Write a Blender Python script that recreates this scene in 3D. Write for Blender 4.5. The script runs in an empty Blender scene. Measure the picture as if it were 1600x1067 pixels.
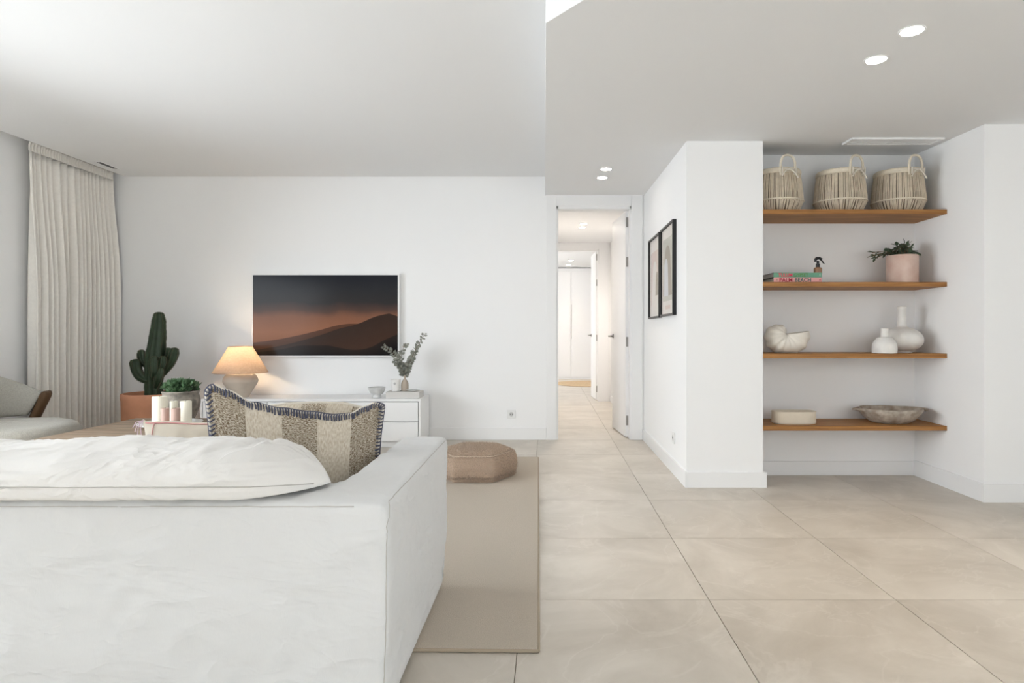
import bpy, bmesh, math, random
from mathutils import Vector, Matrix, noise
random.seed(7)
S = bpy.context.scene
COL = S.collection
PI = math.pi

# ------------------------------------------------------------------ camera
F, CX, CY, CAMZ = 973.0, 857.0, 521.0, 1.07          # focal length and vanishing point in 1600x1067 pixels
cd = bpy.data.cameras.new('camera'); cam = bpy.data.objects.new('camera', cd); COL.objects.link(cam)
cd.sensor_width = 36.0; cd.lens = F / 1600 * 36
cd.shift_x = (800 - CX) / 1600; cd.shift_y = (CY - 533.5) / 1600
cd.clip_start = 0.02; cd.clip_end = 200
cam.location = (0, 0, CAMZ); cam.rotation_euler = (PI / 2, 0, 0)
S.camera = cam

# ------------------------------------------------------------------ sky, daylight, exposure
w = bpy.data.worlds.new('world'); S.world = w; w.use_nodes = True
w.node_tree.nodes['Background'].inputs[0].default_value = (0.80, 0.90, 1.0, 1)
w.node_tree.nodes['Background'].inputs[1].default_value = 1.0
S.view_settings.view_transform = 'Standard'; S.view_settings.look = 'None'
S.view_settings.gamma = 1; S.view_settings.use_curve_mapping = False
S.view_settings.exposure = 0.06
S.cycles.max_bounces = 12; S.cycles.diffuse_bounces = 7; S.cycles.glossy_bounces = 3
S.cycles.transparent_max_bounces = 12; S.cycles.sample_clamp_indirect = 6.0
S.cycles.caustics_reflective = False; S.cycles.caustics_refractive = False

def area(name, loc, rot, sx, sy, power, col, spread=PI):
    l = bpy.data.lights.new(name, 'AREA'); l.shape = 'RECTANGLE'; l.size = sx; l.size_y = sy
    l.energy = power; l.color = col; l.spread = spread
    o = bpy.data.objects.new(name, l); COL.objects.link(o); o.location = loc; o.rotation_euler = rot
    return o
# daylight from left, rear and bedroom openings, plus added fill from the right
DAY = (0.90, 0.955, 1.0)
area('daylight_left', (-4.56, 2.3, 1.06), (0, -PI / 2 + 0.42, 0), 1.9, 3.2, 185, DAY, math.radians(156))
area('daylight_rear', (0.8, -5.16, 1.22), (PI / 2, 0, 0), 6.0, 2.36, 40, (0.80, 0.91, 1.0))
area('fill_right', (4.74, -2.6, 1.25), (0, PI / 2 - 0.2, 0), 1.9, 3.0, 95, (0.86, 0.94, 1.0))  # added fill light, lifts the sofa's right side and the curtain
area('daylight_bedroom', (-1.62, 12.2, 1.3), (0, -PI / 2, 0), 2.0, 2.0, 66, (1, 0.98, 0.96))
# added sunlight through the rear glazing, its floor bounce brightens the ceilings
sl = bpy.data.lights.new('bounce_sun', 'SUN'); sl.energy = 50; sl.angle = math.radians(1); sl.color = (0.93, 0.96, 1.0)
so = bpy.data.objects.new('bounce_sun', sl); COL.objects.link(so); so.rotation_euler = (math.radians(37), 0, 0); so.location = (0, -8, 8)

# ------------------------------------------------------------------ materials
MATS = {}
def mat(name, col, rough=0.6, var=0.0, vscale=6.0, bump=0.0, bscale=60.0, spec=0.4, metal=0.0, stretch=(1, 1, 1), col2=None, sheen=0.0, trans=0.0):
    m = bpy.data.materials.new(name); m.use_nodes = True; MATS[name] = m
    nt = m.node_tree; b = nt.nodes['Principled BSDF']
    b.inputs['Base Color'].default_value = (*col, 1); b.inputs['Roughness'].default_value = rough
    b.inputs['Specular IOR Level'].default_value = spec; b.inputs['Metallic'].default_value = metal
    if sheen: b.inputs['Sheen Weight'].default_value = sheen
    if trans: b.inputs['Transmission Weight'].default_value = trans
    tc = nt.nodes.new('ShaderNodeTexCoord'); mp = nt.nodes.new('ShaderNodeMapping'); mp.inputs['Scale'].default_value = stretch
    nt.links.new(tc.outputs['Object'], mp.inputs['Vector'])
    if var:
        n = nt.nodes.new('ShaderNodeTexNoise'); n.inputs['Scale'].default_value = vscale; n.inputs['Detail'].default_value = 6
        nt.links.new(mp.outputs['Vector'], n.inputs['Vector'])
        r = nt.nodes.new('ShaderNodeValToRGB')
        c2 = col2 or tuple(c * (1 - var) for c in col)
        r.color_ramp.elements[0].position = 0.3; r.color_ramp.elements[1].position = 0.7
        r.color_ramp.elements[0].color = (*c2, 1); r.color_ramp.elements[1].color = (*col, 1)
        nt.links.new(n.outputs['Fac'], r.inputs['Fac']); nt.links.new(r.outputs['Color'], b.inputs['Base Color'])
    if bump:
        n2 = nt.nodes.new('ShaderNodeTexNoise'); n2.inputs['Scale'].default_value = bscale; n2.inputs['Detail'].default_value = 4
        nt.links.new(mp.outputs['Vector'], n2.inputs['Vector'])
        bp = nt.nodes.new('ShaderNodeBump'); bp.inputs['Strength'].default_value = bump; bp.inputs['Distance'].default_value = 0.01
        nt.links.new(n2.outputs['Fac'], bp.inputs['Height']); nt.links.new(bp.outputs['Normal'], b.inputs['Normal'])
    return m
def emis(name, col, strength):
    m = bpy.data.materials.new(name); m.use_nodes = True; b = m.node_tree.nodes['Principled BSDF']
    b.inputs['Base Color'].default_value = (0.9, 0.9, 0.9, 1)
    b.inputs['Emission Color'].default_value = (*col, 1); b.inputs['Emission Strength'].default_value = strength
    return m
def nd(nt, t, **kw):
    n = nt.nodes.new(t)
    for k, v in kw.items(): setattr(n, k, v)
    return n
def mth(nt, op, a, b=None, clamp=False):
    n = nt.nodes.new('ShaderNodeMath'); n.operation = op; n.use_clamp = clamp
    for i, x in enumerate((a, b)):
        if x is None: continue
        if isinstance(x, (int, float)): n.inputs[i].default_value = x
        else: nt.links.new(x, n.inputs[i])
    return n.outputs[0]
def mixc(nt, fac, a, b):
    n = nt.nodes.new('ShaderNodeMix'); n.data_type = 'RGBA'
    for i, x in ((0, fac), (6, a), (7, b)):
        if isinstance(x, (int, float)): n.inputs[i].default_value = x
        elif isinstance(x, tuple): n.inputs[i].default_value = (*x, 1)
        else: nt.links.new(x, n.inputs[i])
    return n.outputs[2]

wall_m = mat('wall_paint', (0.87, 0.87, 0.87), 0.75, spec=0.2)
ceil_m = mat('ceiling_paint', (0.785, 0.79, 0.795), 0.85, spec=0.15)
trim_m = mat('white_lacquer', (0.84, 0.84, 0.84), 0.4, spec=0.4)
door_m = mat('door_lacquer', (0.85, 0.85, 0.85), 0.35, spec=0.4)
dark_m = mat('shadow_gap', (0.05, 0.05, 0.055), 0.8)
steel_m = mat('brushed_steel', (0.36, 0.35, 0.33), 0.35, metal=1.0)
grout_m = mat('grout', (0.30, 0.26, 0.21), 0.9)
sofa0_m = mat('plain_slipcover', (0.72, 0.72, 0.71), 0.9, var=0.05, vscale=3, bump=0.35, bscale=9, spec=0.15, sheen=0.15)
cush0_m = mat('plain_linen', (0.79, 0.78, 0.76), 0.9, bump=0.4, bscale=11, spec=0.15, sheen=0.15)
seam_m = mat('seam_thread', (0.50, 0.48, 0.45), 0.9)
curt_m = mat('curtain_linen', (0.86, 0.83, 0.78), 0.9, var=0.06, vscale=40, bump=0.1, bscale=300, spec=0.1)
terra_m = mat('terracotta', (0.56, 0.265, 0.155), 0.85, var=0.16, vscale=9, bump=0.08, bscale=40, spec=0.2)
soil_m = mat('soil', (0.06, 0.045, 0.03), 1.0, bump=0.5, bscale=60)
cact_m = mat('cactus_skin', (0.028, 0.048, 0.022), 0.55, var=0.35, vscale=18, spec=0.35)
spine_m = mat('cactus_spine', (0.10, 0.085, 0.05), 0.8)
leaf_m = mat('succulent_leaf', (0.11, 0.21, 0.10), 0.4, var=0.4, vscale=30, spec=0.5)
euc_m = mat('eucalyptus_leaf', (0.30, 0.305, 0.26), 0.6, var=0.35, vscale=40, spec=0.3)
vine_m = mat('vine_leaf', (0.085, 0.125, 0.075), 0.5, var=0.35, vscale=40, spec=0.4)
stem_m = mat('stem', (0.16, 0.11, 0.06), 0.8)
greypot_m = mat('aged_grey_pot', (0.34, 0.305, 0.26), 0.8, var=0.6, vscale=18, bump=0.3, bscale=30, spec=0.2)
lampbase_m = mat('lamp_ceramic', (0.58, 0.51, 0.43), 0.8, var=0.1, vscale=8, bump=0.05, spec=0.2)
whitecer_m = mat('white_ceramic', (0.80, 0.79, 0.77), 0.35, spec=0.5)
marble_m = mat('marble', (0.70, 0.70, 0.69), 0.35, var=0.3, vscale=12, spec=0.5)
plaster_m = mat('rough_white_ceramic', (0.80, 0.78, 0.745), 0.9, var=0.12, vscale=14, bump=0.15, bscale=50, spec=0.1)
shellm = mat('ivory_ceramic', (0.76, 0.715, 0.64), 0.8, var=0.06, vscale=8, spec=0.2)
sandcer_m = mat('sand_ceramic', (0.70, 0.625, 0.51), 0.8, var=0.06, vscale=20, spec=0.2)
bowlw_m = mat('weathered_wood', (0.56, 0.50, 0.43), 0.95, var=0.5, vscale=16, bump=0.5, bscale=40, spec=0.05, col2=(0.25, 0.20, 0.155))
candw_m = mat('cream_wax', (0.82, 0.78, 0.66), 0.55, spec=0.3)
candp_m = mat('pink_wax', (0.50, 0.34, 0.285), 0.55, spec=0.3)
reed_m = mat('basket_reed', (0.66, 0.57, 0.45), 0.8, var=0.22, vscale=25, spec=0.2)
rope_m = mat('basket_rope', (0.72, 0.65, 0.53), 0.85, var=0.1, vscale=60, spec=0.2)
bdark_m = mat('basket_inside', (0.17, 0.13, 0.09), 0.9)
pinkpot_m = mat('pink_terracotta', (0.56, 0.38, 0.31), 0.85, var=0.25, vscale=10, bump=0.06, spec=0.15, col2=(0.66, 0.53, 0.46))
black_m = mat('black_plastic', (0.012, 0.012, 0.013), 0.35)
amber_m = mat('amber_glass', (0.50, 0.27, 0.15), 0.06, spec=0.5, trans=0.5)
bgreen_m = mat('book_green', (0.12, 0.30, 0.20), 0.5)
bpink_m = mat('book_pink', (0.70, 0.33, 0.32), 0.5)
bred_m = mat('print_red', (0.72, 0.03, 0.09), 0.5)
bdred_m = mat('print_dark_red', (0.34, 0.005, 0.03), 0.5)
bdgrn_m = mat('print_dark_green', (0.03, 0.12, 0.10), 0.5)
bmgrn_m = mat('print_mid_green', (0.10, 0.22, 0.06), 0.5)
page_m = mat('book_pages', (0.62, 0.60, 0.56), 0.9, var=0.1, vscale=8, stretch=(1, 1, 60))
bcov_m = mat('book_cover_dark', (0.03, 0.04, 0.035), 0.6)
frame_m = mat('black_frame', (0.012, 0.012, 0.013), 0.45)
mount_m = mat('print_paper', (0.80, 0.76, 0.72), 0.8)
artg_m = mat('print_sage', (0.60, 0.59, 0.53), 0.8)
artb_m = mat('print_taupe', (0.42, 0.37, 0.31), 0.8)
artp_m = mat('print_blush', (0.72, 0.60, 0.55), 0.8)
artl_m = mat('print_pale_blue', (0.68, 0.69, 0.72), 0.8)
walnut_m = mat('walnut', (0.10, 0.052, 0.022), 0.5, var=0.35, vscale=10, stretch=(6, 6, 1))
boucle_m = mat('boucle', (0.44, 0.42, 0.37), 0.95, var=0.18, vscale=120, bump=0.6, bscale=160, spec=0.1, sheen=0.2)
pouf_m = mat('pouf_pile', (0.58, 0.44, 0.335), 0.95, var=0.15, vscale=160, bump=0.8, bscale=220, spec=0.05)
pouf2_m = mat('pouf_fibre', (0.72, 0.58, 0.46), 0.95, var=0.55, vscale=150, spec=0.05)
jute_m = mat('jute', (0.56, 0.42, 0.26), 0.95, var=0.25, vscale=30, bump=0.4, bscale=90)
linen_m = mat('beige_linen', (0.66, 0.60, 0.51), 0.9, var=0.08, vscale=12, bump=0.2, bscale=25, spec=0.1)
pinkyarn_m = mat('pink_yarn', (0.66, 0.34, 0.33), 0.9)
lilac_m = mat('lilac_yarn', (0.66, 0.50, 0.60), 0.9)
blue_m = mat('slate_blue_yarn', (0.085, 0.09, 0.135), 0.9, var=0.3, vscale=60)
creamyarn_m = mat('cream_yarn', (0.66, 0.61, 0.53), 0.95, bump=0.4, bscale=150)
plastic_m = mat('white_plastic', (0.80, 0.80, 0.79), 0.4)
sandvase_m = mat('sand_matte', (0.45, 0.385, 0.32), 0.85)
box_m = mat('pale_box', (0.62, 0.60, 0.575), 0.8)
bulb_m = emis('downlight_glow', (1.0, 0.93, 0.84), 14)
bulb2_m = emis('lamp_bulb', (1.0, 0.72, 0.42), 25)

def fabric(name, col, s1, s2, weave=0.25, rot=0.45, thr=22.0):
    """plain woven cloth: soft creases (ridged noise), puckers and a fine thread grain"""
    m = bpy.data.materials.new(name); m.use_nodes = True; nt = m.node_tree; b = nt.nodes['Principled BSDF']
    tc = nd(nt, 'ShaderNodeTexCoord'); h = None
    for sc_, k, rr, off in (((2.2, 3.0, 6.5), s1, rot, 0), ((5.5, 5.5, 9.0), s1 * .5, -rot * 1.4, 7)):
        mp = nd(nt, 'ShaderNodeMapping'); mp.inputs['Scale'].default_value = sc_; mp.inputs['Rotation'].default_value = (0, rr, 0); mp.inputs['Location'].default_value = (off, off, 0)
        nt.links.new(tc.outputs['Object'], mp.inputs[0])
        n = nd(nt, 'ShaderNodeTexNoise'); n.inputs['Scale'].default_value = 1.0; n.inputs['Detail'].default_value = 3; n.inputs['Distortion'].default_value = 0.5
        nt.links.new(mp.outputs[0], n.inputs['Vector'])
        d = mth(nt, 'ABSOLUTE', mth(nt, 'SUBTRACT', n.outputs['Fac'], 0.5))
        r_ = mth(nt, 'POWER', mth(nt, 'SUBTRACT', 1.0, mth(nt, 'MULTIPLY', d, thr * .25), True), 2.0)
        e = mth(nt, 'MULTIPLY', r_, k); h = e if h is None else mth(nt, 'ADD', h, e)
        e = mth(nt, 'MULTIPLY', n.outputs['Fac'], s2 * (1 if off == 0 else .5)); h = mth(nt, 'ADD', h, e)
    mp = nd(nt, 'ShaderNodeMapping'); mp.inputs['Scale'].default_value = (330, 330, 90); nt.links.new(tc.outputs['Object'], mp.inputs[0])
    n = nd(nt, 'ShaderNodeTexNoise'); n.inputs['Scale'].default_value = 1.0; n.inputs['Detail'].default_value = 2; nt.links.new(mp.outputs[0], n.inputs['Vector'])
    h = mth(nt, 'ADD', h, mth(nt, 'MULTIPLY', n.outputs['Fac'], weave * .1))
    bp = nd(nt, 'ShaderNodeBump'); bp.inputs['Strength'].default_value = 1.0; bp.inputs['Distance'].default_value = 0.01
    nt.links.new(h, bp.inputs['Height']); nt.links.new(bp.outputs[0], b.inputs['Normal'])
    nt.links.new(mixc(nt, n.outputs['Fac'], tuple(c * .965 for c in col), col), b.inputs['Base Color'])
    b.inputs['Roughness'].default_value = 0.92; b.inputs['Specular IOR Level'].default_value = 0.15; b.inputs['Sheen Weight'].default_value = 0.1
    return m
sofa_m = fabric('white_slipcover', (0.69, 0.695, 0.695), 0.24, 0.6, rot=-0.45)
cush_m = fabric('white_linen_cushion', (0.74, 0.725, 0.70), 0.6, 2.8, rot=1.0)
def stone_mat():
    m = bpy.data.materials.new('stone_tile'); m.use_nodes = True; nt = m.node_tree; b = nt.nodes['Principled BSDF']
    geo = nd(nt, 'ShaderNodeNewGeometry'); oi = nd(nt, 'ShaderNodeObjectInfo')
    va = nd(nt, 'ShaderNodeVectorMath', operation='ADD'); sc = nd(nt, 'ShaderNodeVectorMath', operation='SCALE')
    cmb = nd(nt, 'ShaderNodeCombineXYZ')
    nt.links.new(oi.outputs['Random'], cmb.inputs[2]); sc.inputs['Scale'].default_value = 40
    nt.links.new(cmb.outputs[0], sc.inputs[0]); nt.links.new(geo.outputs['Position'], va.inputs[0]); nt.links.new(sc.outputs[0], va.inputs[1])
    n1 = nd(nt, 'ShaderNodeTexNoise'); n1.inputs['Scale'].default_value = 2.2; n1.inputs['Detail'].default_value = 9; n1.inputs['Roughness'].default_value = 0.62; n1.inputs['Distortion'].default_value = 0.7
    n2 = nd(nt, 'ShaderNodeTexNoise'); n2.inputs['Scale'].default_value = 1.7; n2.inputs['Detail'].default_value = 7; n2.inputs['Distortion'].default_value = 1.6
    for n in (n1, n2): nt.links.new(va.outputs[0], n.inputs['Vector'])
    r1 = nd(nt, 'ShaderNodeValToRGB'); r1.color_ramp.elements[0].position = 0.33; r1.color_ramp.elements[1].position = 0.68
    r1.color_ramp.elements[0].color = (0.475, 0.43, 0.37, 1); r1.color_ramp.elements[1].color = (0.64, 0.595, 0.53, 1)
    nt.links.new(n1.outputs['Fac'], r1.inputs['Fac'])
    d = mth(nt, 'ABSOLUTE', mth(nt, 'SUBTRACT', n2.outputs['Fac'], 0.5))
    vein = mth(nt, 'MULTIPLY', mth(nt, 'SUBTRACT', 1.0, mth(nt, 'MULTIPLY', d, 70), True), 0.22)
    nt.links.new(mixc(nt, vein, r1.outputs['Color'], (0.74, 0.70, 0.64)), b.inputs['Base Color'])
    rr = mth(nt, 'ADD', mth(nt, 'MULTIPLY', n1.outputs['Fac'], 0.2), 0.28); nt.links.new(rr, b.inputs['Roughness'])
    b.inputs['Specular IOR Level'].default_value = 0.4
    return m
tile_m = stone_mat()

def wood_mat(name, c1, c2, axis_scale, scale=1.0, rough=0.5):
    m = bpy.data.materials.new(name); m.use_nodes = True; nt = m.node_tree; b = nt.nodes['Principled BSDF']
    tc = nd(nt, 'ShaderNodeTexCoord'); mp = nd(nt, 'ShaderNodeMapping'); mp.inputs['Scale'].default_value = axis_scale
    oi = nd(nt, 'ShaderNodeObjectInfo'); nt.links.new(oi.outputs['Random'], mp.inputs['Location'])
    nt.links.new(tc.outputs['Object'], mp.inputs['Vector'])
    n = nd(nt, 'ShaderNodeTexNoise'); n.inputs['Scale'].default_value = 4 * scale; n.inputs['Detail'].default_value = 8; n.inputs['Distortion'].default_value = 0.6
    nt.links.new(mp.outputs[0], n.inputs['Vector'])
    r = nd(nt, 'ShaderNodeValToRGB'); r.color_ramp.elements[0].position = 0.35; r.color_ramp.elements[1].position = 0.66
    r.color_ramp.elements[0].color = (*c1, 1); r.color_ramp.elements[1].color = (*c2, 1)
    nt.links.new(n.outputs['Fac'], r.inputs['Fac']); nt.links.new(r.outputs[0], b.inputs['Base Color'])
    b.inputs['Roughness'].default_value = rough; b.inputs['Specular IOR Level'].default_value = 0.3
    return m
shelf_m = wood_mat('oak_shelf', (0.25, 0.108, 0.030), (0.42, 0.205, 0.066), (0.6, 9, 22), 1.0, 0.55)
table_m = wood_mat('table_wood', (0.16, 0.112, 0.074), (0.34, 0.255, 0.185), (0.7, 11, 11), 1.0, 0.6)

def rug_mat():
    m = mat('rug_pile', (0.64, 0.565, 0.475), 0.98, var=0.16, vscale=260, bump=0.7, bscale=380, spec=0.05)
    return m
rug_m = rug_mat()
rugedge_m = mat('rug_edge', (0.36, 0.295, 0.22), 0.95)

def shade_mat():
    m = bpy.data.materials.new('lampshade_linen'); m.use_nodes = True; nt = m.node_tree; nt.nodes.clear()
    out = nd(nt, 'ShaderNodeOutputMaterial'); mix = nd(nt, 'ShaderNodeMixShader'); mix.inputs[0].default_value = 0.42
    d = nd(nt, 'ShaderNodeBsdfDiffuse'); t = nd(nt, 'ShaderNodeBsdfTranslucent')
    tc = nd(nt, 'ShaderNodeTexCoord'); n = nd(nt, 'ShaderNodeTexNoise'); n.inputs['Scale'].default_value = 55; n.inputs['Detail'].default_value = 5
    nt.links.new(tc.outputs['Object'], n.inputs['Vector'])
    c = mixc(nt, n.outputs['Fac'], (0.46, 0.34, 0.25), (0.64, 0.51, 0.39))
    nt.links.new(c, d.inputs[0]); nt.links.new(c, t.inputs[0])
    nt.links.new(d.outputs[0], mix.inputs[1]); nt.links.new(t.outputs[0], mix.inputs[2]); nt.links.new(mix.outputs[0], out.inputs[0])
    return m
shade_m = shade_mat()

def glass_mat(name, gloss=0.08):
    m = bpy.data.materials.new(name); m.use_nodes = True; nt = m.node_tree; nt.nodes.clear()
    out = nd(nt, 'ShaderNodeOutputMaterial'); mix = nd(nt, 'ShaderNodeMixShader'); mix.inputs[0].default_value = gloss
    t = nd(nt, 'ShaderNodeBsdfTransparent'); g = nd(nt, 'ShaderNodeBsdfGlossy'); g.inputs['Roughness'].default_value = 0.05
    nt.links.new(t.outputs[0], mix.inputs[1]); nt.links.new(g.outputs[0], mix.inputs[2]); nt.links.new(mix.outputs[0], out.inputs[0])
    return m
glass_m = glass_mat('clear_pane')

def stripe_mat():
    m = bpy.data.materials.new('striped_weave'); m.use_nodes = True; nt = m.node_tree; b = nt.nodes['Principled BSDF']
    uv = nd(nt, 'ShaderNodeUVMap'); sx = nd(nt, 'ShaderNodeSeparateXYZ'); nt.links.new(uv.outputs[0], sx.inputs[0])
    u, v = sx.outputs[0], sx.outputs[1]
    k = mth(nt, 'FLOOR', mth(nt, 'MULTIPLY', u, 5.0)); odd = mth(nt, 'MODULO', k, 2.0)          # 0 brown, 1 cream
    mp = nd(nt, 'ShaderNodeMapping'); mp.inputs['Scale'].default_value = (75, 170, 1); nt.links.new(uv.outputs[0], mp.inputs[0])
    n = nd(nt, 'ShaderNodeTexNoise'); n.inputs['Scale'].default_value = 1.0; n.inputs['Detail'].default_value = 3; nt.links.new(mp.outputs[0], n.inputs[0])
    r = nd(nt, 'ShaderNodeValToRGB'); r.color_ramp.elements[0].position = 0.41; r.color_ramp.elements[1].position = 0.61
    r.color_ramp.elements[0].color = (0.17, 0.115, 0.065, 1); r.color_ramp.elements[1].color = (0.66, 0.60, 0.50, 1)
    nt.links.new(n.outputs['Fac'], r.inputs[0])
    mp2 = nd(nt, 'ShaderNodeMapping'); mp2.inputs['Scale'].default_value = (110, 26, 1); nt.links.new(uv.outputs[0], mp2.inputs[0])
    n2 = nd(nt, 'ShaderNodeTexNoise'); n2.inputs['Scale'].default_value = 1.0; n2.inputs['Detail'].default_value = 4; nt.links.new(mp2.outputs[0], n2.inputs[0])
    r2 = nd(nt, 'ShaderNodeValToRGB'); r2.color_ramp.elements[0].position = 0.35; r2.color_ramp.elements[1].position = 0.7
    r2.color_ramp.elements[0].color = (0.47, 0.40, 0.31, 1); r2.color_ramp.elements[1].color = (0.66, 0.61, 0.52, 1)
    nt.links.new(n2.outputs['Fac'], r2.inputs[0])
    nt.links.new(mixc(nt, odd, r.outputs[0], r2.outputs[0]), b.inputs['Base Color'])
    h = mth(nt, 'ADD', mth(nt, 'MULTIPLY', n.outputs['Fac'], mth(nt, 'SUBTRACT', 1.15, odd)), mth(nt, 'MULTIPLY', n2.outputs['Fac'], 0.25))
    bp = nd(nt, 'ShaderNodeBump'); bp.inputs['Strength'].default_value = 0.7; bp.inputs['Distance'].default_value = 0.008
    nt.links.new(h, bp.inputs['Height']); nt.links.new(bp.outputs[0], b.inputs['Normal'])
    b.inputs['Roughness'].default_value = 0.95; b.inputs['Specular IOR Level'].default_value = 0.1
    return m
stripe_m = stripe_mat()

def screen_mat():
    m = bpy.data.materials.new('screen_dunes'); m.use_nodes = True; nt = m.node_tree; b = nt.nodes['Principled BSDF']
    uv = nd(nt, 'ShaderNodeUVMap'); sx = nd(nt, 'ShaderNodeSeparateXYZ'); nt.links.new(uv.outputs[0], sx.inputs[0])
    u, v = sx.outputs[0], sx.outputs[1]
    mp = nd(nt, 'ShaderNodeMapping'); mp.inputs['Scale'].default_value = (4.5, 2.6, 1); nt.links.new(uv.outputs[0], mp.inputs[0])
    n = nd(nt, 'ShaderNodeTexNoise'); n.inputs['Scale'].default_value = 1; n.inputs['Detail'].default_value = 6; nt.links.new(mp.outputs[0], n.inputs[0])
    vv = mth(nt, 'ADD', v, mth(nt, 'MULTIPLY', mth(nt, 'SUBTRACT', n.outputs['Fac'], 0.5), 0.12))
    r = nd(nt, 'ShaderNodeValToRGB'); nt.links.new(vv, r.inputs[0]); cr = r.color_ramp
    stops = [(0.15, (0.21, 0.084, 0.041)), (0.30, (0.25, 0.106, 0.056)), (0.48, (0.185, 0.080, 0.046)), (0.56, (0.075, 0.042, 0.032)), (0.66, (0.026, 0.024, 0.024)), (0.82, (0.018, 0.019, 0.022)), (1.0, (0.009, 0.011, 0.016))]
    cr.elements[0].position = stops[0][0]; cr.elements[0].color = (*stops[0][1], 1); cr.elements[1].position = 1.0; cr.elements[1].color = (*stops[-1][1], 1)
    for p, c in stops[1:-1]:
        e = cr.elements.new(p); e.color = (*c, 1)
    def curve(pts, peak=None):
        f = nd(nt, 'ShaderNodeFloatCurve'); c = f.mapping.curves[0]
        c.points[0].location = pts[0]; c.points[1].location = pts[-1]
        for p in pts[1:-1]: c.points.new(*p)
        
        for q_ in c.points: q_.handle_type = 'AUTO_CLAMPED'
        if peak is not None:
            for q_ in c.points:
                if abs(q_.location[0] - peak) < .01: q_.handle_type = 'VECTOR'
        f.mapping.update(); nt.links.new(u, f.inputs['Value']); return f.outputs[0]
    col = r.outputs[0]
    def layer(pts, top, bottom, fall, soft=220.0, peak=None):
        nonlocal col
        h = curve(pts, peak); d = mth(nt, 'SUBTRACT', h, v)
        mask = mth(nt, 'MULTIPLY', d, soft, True)
        c = mixc(nt, mth(nt, 'MULTIPLY', d, fall, True), top, bottom)
        col = mixc(nt, mask, col, c)
    layer([(0, .165), (.12, .19), (.3, .25), (.45, .315), (.6, .385), (.7, .40), (.8, .39), (1, .38)], (0.085, 0.036, 0.020), (0.055, 0.024, 0.014), 7)
    layer([(0, .07), (.2, .13), (.45, .25), (.6, .34), (.72, .395), (.85, .49), (.94, .527), (1, .49)], (0.030, 0.017, 0.012), (0.045, 0.021, 0.013), 3.0, peak=.94)
    layer([(0, .04), (.2, .085), (.35, .13), (.5, .13), (.6, .10), (.7, .075), (.8, .10), (.9, .19), (1, .27)], (0.016, 0.010, 0.008), (0.006, 0.005, 0.005), 6)
    b.inputs['Base Color'].default_value = (0.004, 0.004, 0.004, 1); b.inputs['Roughness'].default_value = 0.16
    b.inputs['Specular IOR Level'].default_value = 0.10
    nt.links.new(col, b.inputs['Emission Color']); b.inputs['Emission Strength'].default_value = 1.0
    return m
screen_m = screen_mat()

# ------------------------------------------------------------------ helpers
def pt(px, py, Y): return Vector(((px - CX) * Y / F, Y, CAMZ - (py - CY) * Y / F))
def circ(pl, pr, Y):
    a, b = math.atan((pl - CX) / F), math.atan((pr - CX) / F)
    c, h = (a + b) / 2, (b - a) / 2
    return Y * math.tan(c), Y / math.cos(c) * math.sin(h)

def link(name, me, m, parent=None, smooth=False):
    o = bpy.data.objects.new(name, me); COL.objects.link(o)
    if m and not me.materials: me.materials.append(m)
    if parent: o.parent = parent
    if smooth:
        for p in me.polygons: p.use_smooth = True
    return o
def tag(o, label=None, cat=None, group=None, kind=None):
    for k, v in (('label', label), ('category', cat), ('group', group), ('kind', kind)):
        if v: o[k] = v
    return o
def thing(name, label, cat, loc=(0, 0, 0), rotz=0, group=None):
    o = bpy.data.objects.new(name, None); COL.objects.link(o); o.empty_display_size = 0.05
    o.location = loc; o.rotation_euler = (0, 0, rotz)
    return tag(o, label, cat, group)
def dup(root, loc, rotz, label, parent=None):
    r = root.copy(); COL.objects.link(r); r.location = loc; r.rotation_euler = (0, 0, rotz); r['label'] = label
    for ch in root.children:
        c = ch.copy(); COL.objects.link(c); c.parent = r
        for g in ch.children:
            d = g.copy(); COL.objects.link(d); d.parent = c
    return r

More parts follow.
